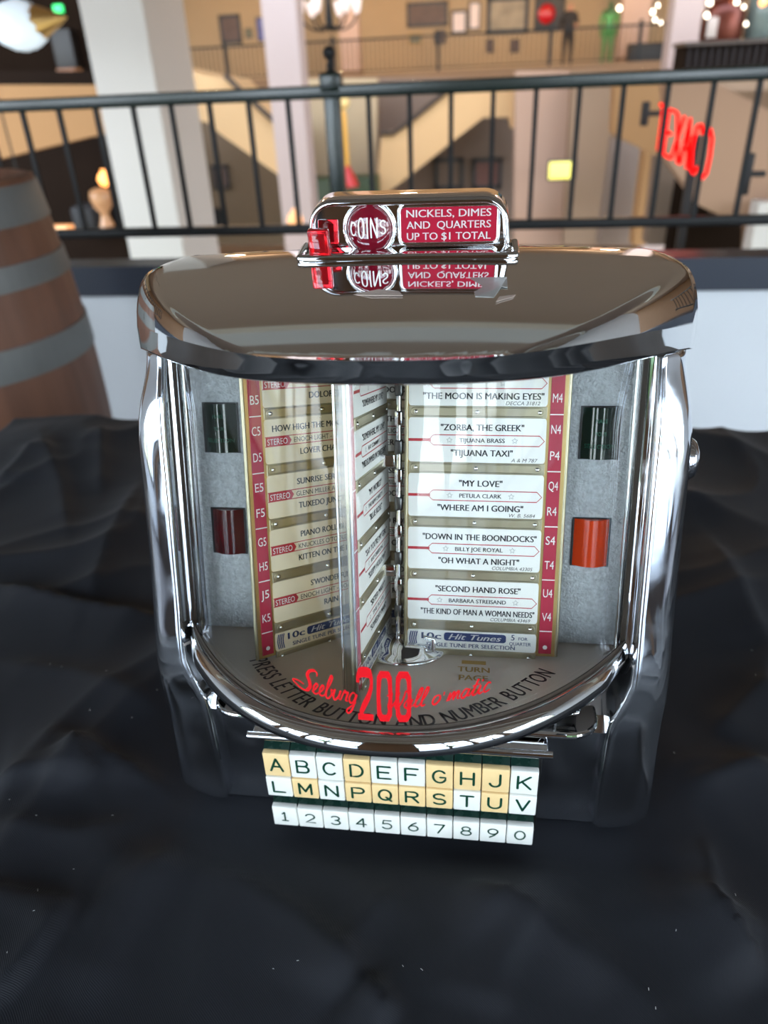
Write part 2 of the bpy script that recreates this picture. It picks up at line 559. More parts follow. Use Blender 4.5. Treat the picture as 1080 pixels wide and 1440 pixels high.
# far gallery: railing
gy = 27.4
gr = empty('gallery_railing', (0, gy, 1.38), 'thin dark iron railing along the far upper gallery', 'railing')
MB().box((-1.5, 0, 0.96), (22, 0.06, 0.06), iron).build('top_rail', gr)
MB().box((-1.5, 0, 0.09), (22, 0.04, 0.03), iron).build('bottom_rail', gr)
mb = MB()
x = -12.4
while x < 9.4:
    mb.box((x, 0, 0.52), (0.022, 0.022, 0.86), iron)
    x += 0.15
o = mb.build('balusters', gr)
o['kind'] = 'stuff'
for x in (-12.4, -8.6, -5.0, -1.6, 1.9, 4.6):
    MB().box((x, 0, 0.55), (0.10, 0.10, 1.1), iron).build('post', gr)

# stair parapets
st = empty('left_staircase', at(320, 320, y=10.5), 'cream plastered stair flight descending right behind the left columns', 'staircase')
st.name = 'staircase'
def stair(root, pts, rail, y, d):
    o = slab('parapet', pts, y, d, stair_m)
    o.location = o.location - root.location
    o.parent = root
    P = [at(px, py, y=y) - root.location for px, py in rail]
    MB().tube([(p.x, p.y - 0.05, p.z) for p in P], 0.035, wood_d, n=8).build('handrail', root)
stair(st, [(235, 95), (318, 112), (400, 188), (400, 252), (312, 190), (290, 171), (235, 171)], [(318, 106), (345, 132), (400, 182)], 10.5, 1.1)
st2 = empty('staircase', at(560, 300, y=12.5), 'cream plastered stair flight descending left in the middle of the hall', 'staircase')
stair(st2, [(529, 275), (536, 190), (556, 190), (585, 166), (640, 120), (728, 118), (728, 180), (718, 180), (716, 165), (680, 165), (640, 196), (590, 236), (540, 275)],
      [(535, 187), (553, 187), (582, 166), (640, 118)], 12.5, 1.2)
# lower walls of the hall
def wallslab(name, pts, y, d, m):
    return struct(slab(name, pts, y, d, m))
low_l = mat('brown_grey_plaster', (0.17, 0.115, 0.072), 0.9, spec=0.1, var=0.05, vscale=1)  # the lower wall's own brown-grey colour
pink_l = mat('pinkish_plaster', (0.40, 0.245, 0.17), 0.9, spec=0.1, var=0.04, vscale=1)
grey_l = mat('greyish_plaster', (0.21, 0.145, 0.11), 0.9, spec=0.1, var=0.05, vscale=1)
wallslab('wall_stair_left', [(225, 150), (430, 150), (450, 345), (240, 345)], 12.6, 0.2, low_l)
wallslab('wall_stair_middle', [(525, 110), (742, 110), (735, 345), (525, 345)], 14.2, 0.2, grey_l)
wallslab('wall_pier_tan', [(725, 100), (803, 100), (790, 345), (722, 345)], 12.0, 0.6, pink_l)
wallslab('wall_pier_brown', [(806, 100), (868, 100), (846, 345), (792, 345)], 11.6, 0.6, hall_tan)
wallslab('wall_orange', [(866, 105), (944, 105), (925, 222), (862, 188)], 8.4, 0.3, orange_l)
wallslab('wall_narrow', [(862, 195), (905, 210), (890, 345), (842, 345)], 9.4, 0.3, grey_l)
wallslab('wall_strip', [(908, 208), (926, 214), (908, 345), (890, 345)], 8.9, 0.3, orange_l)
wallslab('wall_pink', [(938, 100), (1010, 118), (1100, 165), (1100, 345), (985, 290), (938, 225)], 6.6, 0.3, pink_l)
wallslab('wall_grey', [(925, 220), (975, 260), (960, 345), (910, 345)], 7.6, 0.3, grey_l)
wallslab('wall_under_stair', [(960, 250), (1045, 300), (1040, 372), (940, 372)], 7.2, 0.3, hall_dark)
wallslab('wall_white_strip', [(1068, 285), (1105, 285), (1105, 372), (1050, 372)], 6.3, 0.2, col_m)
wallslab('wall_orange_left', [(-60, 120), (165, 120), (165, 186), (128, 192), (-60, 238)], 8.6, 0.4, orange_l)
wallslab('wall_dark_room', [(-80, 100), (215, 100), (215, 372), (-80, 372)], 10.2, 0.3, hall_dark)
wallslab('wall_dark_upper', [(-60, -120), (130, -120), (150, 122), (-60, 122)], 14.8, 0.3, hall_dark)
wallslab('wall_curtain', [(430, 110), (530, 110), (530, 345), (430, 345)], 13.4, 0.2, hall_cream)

# pictures on the far wall
def picture(x0, y0, x1, y1, y, mf, mi_, label, group='framed pictures in the hall', mat_in=None):
    a, b = at(x0, (y0 + y1) / 2, y=y), at(x1, (y0 + y1) / 2, y=y)
    t_, u_ = at((x0 + x1) / 2, y0, y=y), at((x0 + x1) / 2, y1, y=y)
    w, h = b.x - a.x, t_.z - u_.z
    r = empty('framed_picture', ((a.x + b.x) / 2, y, u_.z), label, 'picture', group)
    f = min(w, h) * 0.13
    mb = MB()
    for c, d in (((0, 0, f / 2), (w, 0.05, f)), ((0, 0, h - f / 2), (w, 0.05, f)), ((-w / 2 + f / 2, 0, h / 2), (f, 0.05, h)), ((w / 2 - f / 2, 0, h / 2), (f, 0.05, h))):
        mb.box(c, d, mf)
    mb.build('frame', r)
    MB().box((0, 0.01, h / 2), (w - 2 * f, 0.02, h - 2 * f), mi_).build('artwork', r)
    return r
art_b = mat('dim_artwork_brown', (0.10, 0.055, 0.04), 0.5, var=0.6, vscale=3)
art_g = mat('dim_artwork_green', (0.16, 0.15, 0.09), 0.5, var=0.6, vscale=4)
art_w = mat('bright_artwork', (0.75, 0.62, 0.58), 0.5, var=0.1, vscale=4)
art_p = mat('landscape_artwork', (0.30, 0.24, 0.16), 0.5, var=0.8, vscale=2)
fr_d = mat('dark_picture_frame', (0.035, 0.03, 0.03), 0.5)
picture(309, 20, 339, 62, 32.974, fr_d, art_b, 'large dark portrait picture on the gallery wall left of the pinkish column')
picture(345, 40, 355, 54, 32.974, fr_d, art_g, 'tiny dark picture beside the large dark portrait')
picture(361, 24, 372, 58, 32.974, fr_d, mat('bluish_artwork', (0.12, 0.13, 0.35), 0.5, var=0.4, vscale=4), 'narrow bluish picture half behind the pinkish column')
picture(572, 2, 630, 38, 32.974, fr_d, art_b, 'wide dark picture high on the gallery wall above two small frames')
picture(574, 46, 594, 64, 32.974, mat('gilt_frame', (0.45, 0.27, 0.08), 0.4), art_g, 'small gilt picture under the wide dark picture')
picture(611, 42, 627, 62, 32.974, fr_d, art_b, 'small brown picture right of the small gilt one')
picture(634, 14, 657, 48, 32.974, fr_d, art_w, 'bright pale picture on the gallery wall')
picture(659, 2, 676, 42, 32.974, fr_d, art_w, 'second bright picture close to the bright pale one')
picture(684, -6, 744, 48, 32.974, fr_d, art_p, 'large landscape picture on the gallery wall left of the standing person')
picture(684, 55, 694, 74, 32.974, fr_d, art_b, 'small dark frame under the large landscape, left one')
picture(718, 55, 730, 74, 32.974, fr_d, art_b, 'small dark frame under the large landscape, right one')
picture(299, 232, 322, 266, 12.574, fr_d, art_b, 'dark picture on the lower wall under the left stair')
picture(611, 222, 652, 266, 14.174, fr_d, grey_l, 'dark frame with grey picture on the lower wall, left of a pair')
picture(664, 222, 706, 266, 14.174, fr_d, mat('rust_artwork', (0.16, 0.06, 0.045), 0.5, var=0.3), 'dark frame with rust picture on the lower wall, right of a pair')

# things on the gallery
pxbox('speaker_cabinet', 885, 60, 932, 94, 28.0, 0.6, mat('black_cabinet', (0.012, 0.010, 0.010), 0.5), 'low black cabinet between two pale columns on the gallery', 'cabinet', bev=0.02)
slat_m = mat('dark_slats', (0.018, 0.012, 0.010), 0.7, spec=0.2)
dc = empty('display_counter', at(1030, 97, y=9.8), 'dark counter with slatted front under the copper vessel', 'counter')
w_ = at(1120, 97, y=9.8).x - at(955, 97, y=9.8).x
h_ = at(1030, 62, y=9.8).z - at(1030, 97, y=9.8).z
MB().box((0.1, 0.3, h_ / 2), (w_, 0.6, h_), hall_dark).build('body', dc)
MB().box((0.1, 0.28, h_ + 0.02), (w_ + 0.06, 0.68, 0.04), wood_d).build('counter_top', dc)
mb = MB()
for i in range(16):
    mb.box((0.1 - w_ / 2 + (i + 0.5) * w_ / 16, -0.012, h_ / 2), (0.03, 0.024, h_ * 0.9), slat_m)
mb.build('slatted_front', dc)
# slab the counter and vessel stand on
p_ = at(1030, 97, y=9.8)
sbox('floor_landing', (p_.x - 0.9, 9.7, p_.z - 0.22), (p_.x + 3.0, 11.0, p_.z - 0.001), hall_tan)
copper = mat('dark_copper', (0.10, 0.020, 0.009), 0.28, 0.6, var=0.3, vscale=4)
cv = empty('copper_vessel', Vector((at(1012, 62, y=10.05).x, 10.08, dc.location.z + h_ + 0.042)), 'dark copper vessel with rounded shoulders on the counter at upper right', 'vessel')
r_ = (at(1045, 40, y=10).x - at(985, 40, y=10).x) / 2
MB().lathe([(r_ * 0.95, 0), (r_, 0.05), (r_, r_ * 1.15), (r_ * 0.9, r_ * 1.5), (r_ * 0.6, r_ * 1.75), (r_ * 0.25, r_ * 1.85), (r_ * 0.22, r_ * 2.2), (r_ * 0.3, r_ * 2.25)], copper, n=28).build('body', cv)
MB().box((-r_ * 0.55, -r_ * 0.86, r_ * 0.55), (r_ * 0.7, 0.02, r_ * 0.85), mat('pale_label', (0.42, 0.32, 0.26), 0.6), bev=0.006).build('label_plate', cv)
gj = empty('glass_jar', Vector((at(1075, 62, y=10.0).x, 10.08, dc.location.z + h_ + 0.042)), 'tall greenish glass jar at the upper right edge', 'jar')
MB().lathe([(0.2, 0), (0.22, 0.03), (0.22, 0.5), (0.19, 0.55), (0.19, 0.58)], mat('greenish_glass', (0.13, 0.15, 0.125), 0.1, var=0.2, vscale=5), n=24).build('body', gj)
MB().lathe([(0.2, 0.58), (0.2, 0.63), (0.04, 0.66), (0.05, 0.72), (0.01, 0.74)], steel, n=24).build('lid', gj)
spark = mat('warm_bulb', (1, 0.9, 0.75), 0.3, emit=(1.0, 0.86, 0.66), estr=6)
glow_o = mat('orange_glow', (1, 0.5, 0.2), 0.4, emit=(1.0, 0.36, 0.07), estr=3.2)
glow_dim = mat('dim_orange_glow', (0.8, 0.5, 0.25), 0.4, emit=(1.0, 0.33, 0.08), estr=0.9)

def bulb(px, py, y, rpx, m, label, group=None, name='light_bulb', cat='light', cord=0):
    p = at(px, py, y=y)
    dep = (p - CAM).dot(RF)
    r = 0.8 * rpx * dep / FPX
    o = MB().lathe([(r * 0.02, -r), (r * 0.7, -r * 0.72), (r, 0), (r * 0.7, r * 0.72), (r * 0.3, r * 0.95), (r * 0.28, r * 1.3), (r * 0.02, r * 1.32)], m, n=14)
    if cord: o.tube([(0, 0, r * 1.2), (0, 0, cord - p.z)], 0.004, iron, n=5)
    o = o.build(name, loc=p)
    return tag(o, label, cat, group)
for i, (px, py, rp) in enumerate(((998, 4, 5), (1036, 3, 4), (1046, 10, 3), (994, 22, 4), (1049, 34, 3), (918, 17, 3.5), (925, 8, 3), (921, 28, 3), (929, 32, 2.5), (871, 12, 4))):
    bulb(px, py, 9.2 if i == 3 else 10.4 if i == 7 else 10.55 if i == 8 else 9.5 if px > 985 else 10.7 if px > 900 else 28.6, rp, spark,
         ['bright bulb above the copper vessel', 'bright bulb between copper vessel and glass jar, upper', 'small bright bulb between copper vessel and glass jar, middle', 'bright round bulb on the shoulder of the copper vessel',
          'small bright bulb low on the left of the glass jar', 'brightest bulb of the string between two pale columns', 'topmost bulb of the string between two pale columns', 'third bulb down the string between two pale columns', 'lowest bulb of the string between two pale columns',
          'single bright bulb beside the green statue'][i], 'small bright bulbs', cord=6.39)
bulb(1073, 3, 9.5, 7, glow_o, 'orange glowing bulb in the upper right corner', 'small bright bulbs', cord=6.39)
# hanging lamp upper left
hl = empty('pendant_lamp', at(28, 36, y=5.2), 'frosted white pendant lamp with brass cone tip at upper left', 'lamp')
Mh = Matrix.Rotation(math.radians(80), 4, 'Y')
s_ = 0.145
bm = bmesh.new()
bmesh.ops.create_icosphere(bm, subdivisions=4, radius=1)
for v in bm.verts:
    d = 1 + 0.06 * noise.noise(v.co * 5) + 0.03 * noise.noise(v.co * 13)
    v.co = Vector((v.co.x * s_ * 1.35 * d, v.co.y * s_ * d, v.co.z * s_ * d))
MB().bm(bm, mat('frosted_lamp_shade', (0.7, 0.75, 0.8), 0.5, emit=(0.75, 0.88, 1.0), estr=0.55, bump=0.6, bscale=40), True).build('lamp_shade', hl)
MB().lathe([(s_ * 0.82, 0.09), (s_ * 0.55, 0.19), (s_ * 0.2, 0.30), (0.004, 0.345)], mat('gilt_metal', (0.75, 0.45, 0.16), 0.3, 0.9), n=24, M=Matrix.Rotation(math.radians(85), 4, 'Y')).build('cone_tip', hl)
MB().tube([(-0.05, 0, 0.1), (-0.05, 0, 1.9)], 0.008, iron, n=6).build('cord', hl)
pxbox('exit_light', 74, 6, 87, 18, 14.715, 0.08, mat('green_exit_light', (0.05, 0.5, 0.15), 0.4, emit=(0.03, 0.9, 0.2), estr=1.6), 'small green lit exit light in the dark upper left', 'light', bev=0.02)
pxbox('tall_cabinet', 76, 40, 104, 112.3, 14.5, 0.25, mat('near_black_wood', (0.010, 0.006, 0.004), 0.5), 'tall near-black cabinet in the dark gallery at left', 'cabinet', bev=0.01)
pxbox('wooden_bench', 80, 96, 106, 112.4, 13.95, 0.3, mat('reddish_wood', (0.20, 0.07, 0.02), 0.5, var=0.2), 'low reddish wooden bench in the dark gallery at left', 'bench', bev=0.01)

p_ = at(93, 112, y=14.3)
sbox('floor_side_gallery', (p_.x - 4.5, 13.6, p_.z - 0.3), (p_.x + 1.2, 14.78, p_.z - 0.001), hall_tan)

# chandelier
ch = empty('chandelier', at(464, 45, y=10.8), 'dark chandelier with frosted shades hanging behind the newel finial', 'chandelier')
MB().tube([(0, 0, 0.0), (0, 0, 0.12), (0, 0, 0.5), (0, 0, 2.2)], [0.02, 0.05, 0.02, 0.012], iron).build('stem', ch)
for k in range(6):
    a = k * PI / 3 + 0.3
    c_, q_ = math.cos(a), math.sin(a)
    MB().tube(catmull([(0, 0, 0.1), (0.15 * c_, 0.15 * q_, 0.02), (0.3 * c_, 0.3 * q_, 0.08), (0.36 * c_, 0.36 * q_, 0.18)], 4), 0.014, iron, n=6).build('arm', ch)
    MB().lathe([(0.02, 0.18), (0.05, 0.22), (0.065, 0.30), (0.075, 0.34)], mat('frosted_shade', (0.8, 0.65, 0.58), 0.4, emit=(1.0, 0.66, 0.5), estr=0.35), n=14, M=Matrix.Translation((0.36 * c_, 0.36 * q_, 0))).build('shade', ch)

# figures on the gallery, each one continuous skinned surface
def figure(name, joints, edges, radii, loc, pick, mats, label, cat):
    me = bpy.data.meshes.new(name)
    me.from_pydata(joints, edges, [])
    o = bpy.data.objects.new(name, me)
    COL.objects.link(o)
    md = o.modifiers.new('skin', 'SKIN')
    sd = o.modifiers.new('sub', 'SUBSURF')
    sd.levels = sd.render_levels = 2
    for i, r in enumerate(radii):
        me.skin_vertices[0].data[i].radius = (r, r) if not isinstance(r, tuple) else r
    me.skin_vertices[0].data[0].use_root = True
    dg = bpy.context.evaluated_depsgraph_get()
    m2 = bpy.data.meshes.new_from_object(o.evaluated_get(dg))
    o.modifiers.clear()
    o.data = m2
    m2.materials.clear()
    for m in mats: m2.materials.append(m)
    for p in m2.polygons:
        p.use_smooth = True
        p.material_index = pick(p.center)
    o.location = loc
    return tag(o, label, cat)

skin_m = mat('skin', (0.42, 0.20, 0.12), 0.5)
hair_m = mat('dark_hair', (0.02, 0.012, 0.008), 0.6)
cloth_b = mat('black_clothing', (0.012, 0.010, 0.011), 0.8)
trous_m = mat('dark_trousers', (0.025, 0.018, 0.016), 0.8)
J = [(0, 0, 0.90), (0, 0, 1.12), (0, 0.01, 1.36), (0, 0, 1.47), (0, -0.02, 1.57), (0, -0.03, 1.68),
     (0.19, 0.01, 1.38), (0.26, -0.02, 1.13), (0.20, -0.20, 1.05), (0.16, -0.27, 1.05), (-0.19, 0.01, 1.38), (-0.27, 0.0, 1.12), (-0.22, -0.16, 0.98), (-0.19, -0.22, 0.97),
     (0.10, 0, 0.86), (0.12, -0.02, 0.48), (0.12, 0.02, 0.08), (0.13, -0.12, 0.035), (-0.10, 0, 0.86), (-0.12, -0.02, 0.48), (-0.13, 0.02, 0.08), (-0.14, -0.12, 0.035)]
E_ = [(0, 1), (1, 2), (2, 3), (3, 4), (4, 5), (2, 6), (6, 7), (7, 8), (8, 9), (2, 10), (10, 11), (11, 12), (12, 13), (0, 14), (14, 15), (15, 16), (16, 17), (0, 18), (18, 19), (19, 20), (20, 21)]
R_ = [(0.19, 0.15), (0.17, 0.13), (0.17, 0.13), 0.065, 0.105, 0.085, 0.075, 0.06, 0.045, 0.04, 0.075, 0.06, 0.045, 0.04, 0.11, 0.075, 0.05, 0.045, 0.11, 0.075, 0.05, 0.045]
def pick_person(c):
    if c.z > 1.63 or (c.z > 1.52 and c.y > 0.03): return 1
    if c.z > 1.47: return 0
    if abs(c.x) > 0.12 and c.y < -0.16 and c.z > 0.8: return 0
    return 2 if c.z > 0.88 else 3
pp = at(796, 96, y=28.3)
figure('person', J, E_, R_, (pp.x, 28.3, 1.38), pick_person, [skin_m, hair_m, cloth_b, trous_m], 'person in dark clothes standing at the far gallery railing', 'person')
green_s = mat('green_statue', (0.05, 0.22, 0.04), 0.4, var=0.2, vscale=5)
green_d = mat('dark_green_statue', (0.015, 0.07, 0.015), 0.4)
J2 = [(x * 1.0, y, z * 1.0) for x, y, z in J]
J2[9] = (0.22, 0.02, 0.72); J2[8] = (0.22, 0.0, 0.84); J2[13] = (-0.22, 0.02, 0.72); J2[12] = (-0.22, 0.0, 0.84)
pg = at(851, 95, y=28.3)
figure('green_statue', J2, E_, [tuple(v * 0.85 for v in r) if isinstance(r, tuple) else r * 0.85 for r in R_], (pg.x, 28.3, 1.38), lambda c: 1 if c.z > 1.33 else 0, [green_s, green_d],
       'green human-shaped statue standing on the far gallery', 'statue')
sg = empty('wall_sign', at(770, 60, y=32.97), 'dark square sign with a red disc behind the standing person', 'sign')
MB().box((0, 0, 0.9), (1.1, 0.06, 1.1), fr_d, bev=0.01).build('board', sg)
MB().lathe([(0.30, 0), (0.32, 0.01), (0.28, 0.05), (0.05, 0.07)], mat('red_enamel', (0.55, 0.01, 0.015), 0.25), n=28, M=Matrix.Translation((-0.10, -0.03, 0.9)) @ Matrix.Rotation(PI / 2, 4, 'X')).build('disc', sg)

# lower hall things
yp = empty('yellow_pole', at(489, 262, y=11.6), 'slim yellow pole with round top and red foot right of the newel post', 'pole')
H_ = at(489, 133, y=11.6).z - yp.location.z
MB().lathe([(0.045, 0.25), (0.045, H_ - 0.25), (0.03, H_ - 0.2)], mat('yellow_paint', (0.70, 0.33, 0.04), 0.4), n=14).build('shaft', yp)
MB().lathe([(0.03, H_ - 0.2), (0.09, H_ - 0.14), (0.10, H_ - 0.08), (0.06, H_), (0.005, H_ + 0.01)], mat('amber_globe', (0.85, 0.55, 0.2), 0.3), n=16).build('globe', yp)
MB().lathe([(0.17, 0), (0.16, 0.06), (0.08, 0.22), (0.045, 0.28)], mat('red_paint', (0.5, 0.02, 0.015), 0.4), n=16).build('foot', yp)
pxbox('green_cabinet', 436, 250, 530, 340, 11.9, 0.5, mat('dark_green_paint', (0.03, 0.045, 0.012), 0.5), 'long dark green cabinet behind the yellow pole', 'cabinet', bev=0.02)
ls = empty('lit_sign', at(789, 257, y=11.2), 'small yellow lit sign on the tan pier', 'sign')
MB().box((0, 0.02, 0.16), (0.40, 0.06, 0.26), fr_d, bev=0.01).build('housing', ls)
MB().box((0, -0.015, 0.16), (0.36, 0.02, 0.22), mat('yellow_lit_panel', (0.9, 0.8, 0.2), 0.4, emit=(0.95, 0.80, 0.10), estr=0.9), bev=0.01).build('lit_panel', ls)
bulb(147, 252, 9.6, 12, glow_o, 'large orange glowing globe lamp in the dark room at left', 'orange glowing lamps', 'globe_lamp', 'lamp')
gl_ = empty('glass_lamp', at(151, 318, y=9.5), 'amber glass lamp base under the large orange globe', 'lamp', 'orange glowing lamps')
MB().lathe([(0.10, 0), (0.07, 0.08), (0.05, 0.16), (0.12, 0.25), (0.15, 0.36), (0.13, 0.44), (0.05, 0.47)], mat('amber_glass', (0.45, 0.24, 0.12), 0.15, emit=(1, 0.4, 0.15), estr=0.12, var=0.3), n=18).build('base', gl_)
bulb(415, 310, 8.0, 15, glow_dim, 'mottled orange glowing lamp at the foot of the pinkish column', 'orange glowing lamps', 'globe_lamp', 'lamp')
bulb(287, 315, 9.8, 7, glow_dim, 'small orange glowing lamp beside the low arched doorway', 'orange glowing lamps', 'globe_lamp', 'lamp')
bulb(39, 296, 6.0, 3.5, spark, 'small white sparkling bulb near the barrel top, upper of two', 'white bulbs by the barrel', cord=2.99)
bulb(40, 305, 5.8, 2.5, spark, 'small white sparkling bulb near the barrel top, lower of two', 'white bulbs by the barrel', cord=2.99)
pxbox('glowing_shelf', 55, 319, 95, 328, 9.0, 0.2, glow_dim, 'flat orange lit shelf low in the dark room at left', 'shelf', bev=0.02)
da = slab('arched_doorway', [(293, 328), (293, 302), (297, 295), (303, 293), (309, 297), (312, 304), (312, 328)], 12.3, 0.1, mat('doorway_black', (0.008, 0.006, 0.005), 0.8))
tag(da, 'small black arched doorway on the lower wall under the left stair', 'doorway')
pxbox('dark_armchair', 100, 290, 135, 330, 9.8, 0.4, mat('armchair_black', (0.012, 0.010, 0.010), 0.7), 'dark bulky armchair low in the dark room at left', 'armchair', bev=0.06)

# neon sign on a wall running away from the viewer
A = Vector((0.70, 2.95, 0.905))
B_ = Vector((0.94, 2.55, 0.80))
ns = empty('neon_sign', A, 'red glowing neon letters seen at a slant beyond the railing', 'sign')
neon = mat('red_neon', (0.3, 0.0, 0.0), 0.6, spec=0.1, emit=(1.0, 0.0, 0.0), estr=2.2)
sign_back = mat('sign_bracket_black', (0.015, 0.012, 0.012), 0.5)
pA, pB = at(928, 180, y=3.0), at(1000, 221, y=2.55)
ns.location = pA
u_ = (pB - pA)
u_.z = 0
Ln = u_.length
un = u_.normalized()
slope = (pB.z - pA.z) / Ln
hl_ = (at(937, 150, y=3.0).z - at(937, 212, y=3.0).z)
LET = {'T': [[(0, 1), (1, 1)], [(0.5, 1), (0.5, 0)]], 'E': [[(1, 1), (0, 1), (0, 0), (1, 0)], [(0, 0.5), (0.8, 0.5)]], 'X': [[(0, 0), (1, 1)], [(0, 1), (1, 0)]],
       'A': [[(0, 0), (0.5, 1), (1, 0)], [(0.2, 0.38), (0.8, 0.38)]], 'C': [[(1, 0.85), (0.7, 1), (0.25, 0.95), (0, 0.6), (0, 0.4), (0.25, 0.05), (0.7, 0), (1, 0.15)]],
       'O': [[(0.5, 1), (0.1, 0.85), (0, 0.5), (0.1, 0.15), (0.5, 0), (0.9, 0.15), (1, 0.5), (0.9, 0.85), (0.5, 1)]]}
wl = Ln / 6.6
for i, c_ in enumerate('TEXACO'):
    mb = MB()
    for st_ in LET[c_]:
        P = []
        for a, b in st_:
            s_ = (i + 0.12 + a * 0.76) * Ln / 5.6 - Ln * 0.07
            P.append((un.x * s_, un.y * s_, slope * s_ + (b - 0.5) * hl_))
        mb.tube(P, 0.0066, neon, n=8)
    mb.build('neon_letter', ns)
ax, ay = -un.y * 0.05, un.x * 0.05
zf = -3.2 - ns.location.z
MB().box((un.x * Ln / 2 + ax, un.y * Ln / 2 + ay + 0.015, zf / 2 + slope * Ln / 4), (0.03, 0.03, -zf), sign_back).build('sign_post', ns)
for px, py, y, l_ in ((907, 160, 3.2, 'black wall bracket left of the red neon letters'), (1050, 245, 2.7, 'black wall bracket right of the red neon letters')):
    p = at(px, py, y=y)
    b_ = empty('wall_bracket', p, l_, 'bracket', 'neon sign brackets')
    MB().box((0, 0, 0), (0.03, 0.03, 0.09 if px < 1000 else 0.14), sign_back, bev=0.004).build('plate', b_)
    MB().box((0.03, 0, 0.0), (0.07, 0.02, 0.02), sign_back, bev=0.003).build('arm', b_)

# ---- the railing on the parapet
RY = 1.96
ra = empty('balcony_railing', (0, RY, 0.715), 'black iron balcony railing with thin balusters on the blue parapet cap', 'railing')
MB().box((0, 0, 1.168 - 0.715), (6.0, 0.055, 0.034), rail_paint, bev=0.006).build('top_rail', ra)
MB().box((0, 0, 0.806 - 0.715), (6.0, 0.034, 0.026), iron, bev=0.004).build('bottom_rail', ra)
x0_ = at(52, 240, y=RY).x
bal = MB()
bal.box((0, 0, 0), (0.013, 0.013, 0.34), iron)
b0 = None
sp = 0.1155
k = -15
postx = at(470, 180, y=RY).x
while True:
    x = x0_ + k * sp
    k += 1
    if x > 2.95: break
    if abs(x - postx) < 0.05: continue
    if b0 is None:
        b0 = bal.build('baluster', ra, loc=(x, 0, 0.985 - 0.715))
    else:
        o = b0.copy()
        COL.objects.link(o)
        o.parent = ra
        o.location = (x, 0, 0.985 - 0.715)
po = MB().box((0, 0, 0.245), (0.044, 0.044, 0.49), rail_paint, bev=0.005).box((0, 0, 0.475), (0.060, 0.060, 0.05), rail_paint, bev=0.008).build('newel_post', ra, loc=(postx, 0, 0))
MB().lathe([(0.016, 0.50), (0.010, 0.508), (0.012, 0.518), (0.006, 0.525), (0.016, 0.537), (0.018, 0.547), (0.013, 0.558), (0.002, 0.563)], iron, n=18).build('finial', po)

# ---- the barrel
bx, by = -1.215, 1.21
ba = empty('wooden_barrel', (bx, by, 0.0), 'weathered wooden barrel with grey steel hoops standing left of the table', 'barrel')
stave_m = mat('barrel_wood', (0.155, 0.066, 0.036), 0.55, var=0.5, vscale=7, stretch=(3.0, 3.0, 0.35), bump=0.3, bscale=30)
hoop_m = mat('hoop_steel', (0.17, 0.17, 0.16), 0.5, 0.4, var=0.2, vscale=9)
def brad(z):
    t = (z - 0.53) / 0.53
    return 0.315 - 0.050 * t * t
prof = [(0.22, 0.02)] + [(brad(0.02 + 1.02 * i / 24), 0.02 + 1.02 * i / 24) for i in range(25)] + [(brad(1.04) - 0.025, 1.045), (brad(1.04) - 0.03, 1.01), (0.02, 1.01)]
n_ = 96
rings = []
for r, z in prof:
    rings.append([((r - (0.0025 if j % 4 == 0 else 0)) * math.cos(2 * PI * j / n_), (r - (0.0025 if j % 4 == 0 else 0)) * math.sin(2 * PI * j / n_), z) for j in range(n_)])
MB().loft(rings, stave_m, caps=True).build('stave_body', ba)
for z0, z1 in ((0.955, 1.03), (0.835, 0.885), (0.655, 0.725), (0.32, 0.39), (0.16, 0.22), (0.025, 0.10)):
    zs = [z0 + (z1 - z0) * i / 4 for i in range(5)]
    h = MB().loft([[((brad(z) + 0.004) * math.cos(2 * PI * j / 72), (brad(z) + 0.004) * math.sin(2 * PI * j / 72), z) for j in range(72)] for z in zs] +
                  [[((brad(z) - 0.002) * math.cos(2 * PI * j / 72), (brad(z) - 0.002) * math.sin(2 * PI * j / 72), z) for j in range(72)] for z in reversed(zs)], hoop_m, closed_v=True, smooth=False)
    ho = h.build('hoop', ba)
    if z0 > 0.6:
        a = math.radians(-62)
        zc = (z0 + z1) / 2
        MB().lathe([(0.012, 0), (0.010, 0.004), (0.002, 0.006)], hoop_m, n=10, M=Matrix.Translation(((brad(zc) + 0.004) * math.cos(a), (brad(zc) + 0.004) * math.sin(a), zc)) @ Matrix.Rotation(a, 4, 'Z') @ Matrix.Rotation(PI / 2, 4, 'Y')).build('rivet', ho)

# ---- table and cloth
TZ = 0.75
TX0, TX1, TY0, TY1 = -0.665, 0.80, -0.62, 0.588
tb = empty('folding_table', (0.07, -0.016, 0), 'plain table wholly covered by the black cloth', 'table')
MB().box((0, 0, TZ - 0.018), (TX1 - TX0 - 0.02, TY1 - TY0 - 0.02, 0.034), mat('table_laminate', (0.5, 0.48, 0.44), 0.4), bev=0.004).build('tabletop', tb)
for sx_ in (-1, 1):
    for sy_ in (-1, 1):
        MB().box((sx_ * 0.62, sy_ * 0.50, 0.358), (0.03, 0.03, 0.714), steel, bev=0.003).build('leg', tb)

cloth_m = mat('black_cloth', (0.0085, 0.0095, 0.0135), 0.7, spec=0.28, var=0.15, vscale=8, sheen=0.06)
t_ = cloth_m.node_tree
wv = t_.nodes.new('ShaderNodeTexWave')
wv.bands_direction = 'DIAGONAL'
wv.inputs['Scale'].default_value = 420
co_ = t_.nodes.new('ShaderNodeTexCoord')
t_.links.new(co_.outputs['Object'], wv.inputs[0])
bp_ = t_.nodes.new('ShaderNodeBump')
bp_.inputs['Strength'].default_value = 0.25
bp_.inputs['Distance'].default_value = 0.0006
t_.links.new(wv.outputs[1], bp_.inputs['Height'])
t_.links.new(bp_.outputs[0], t_.nodes['Principled BSDF'].inputs['Normal'])

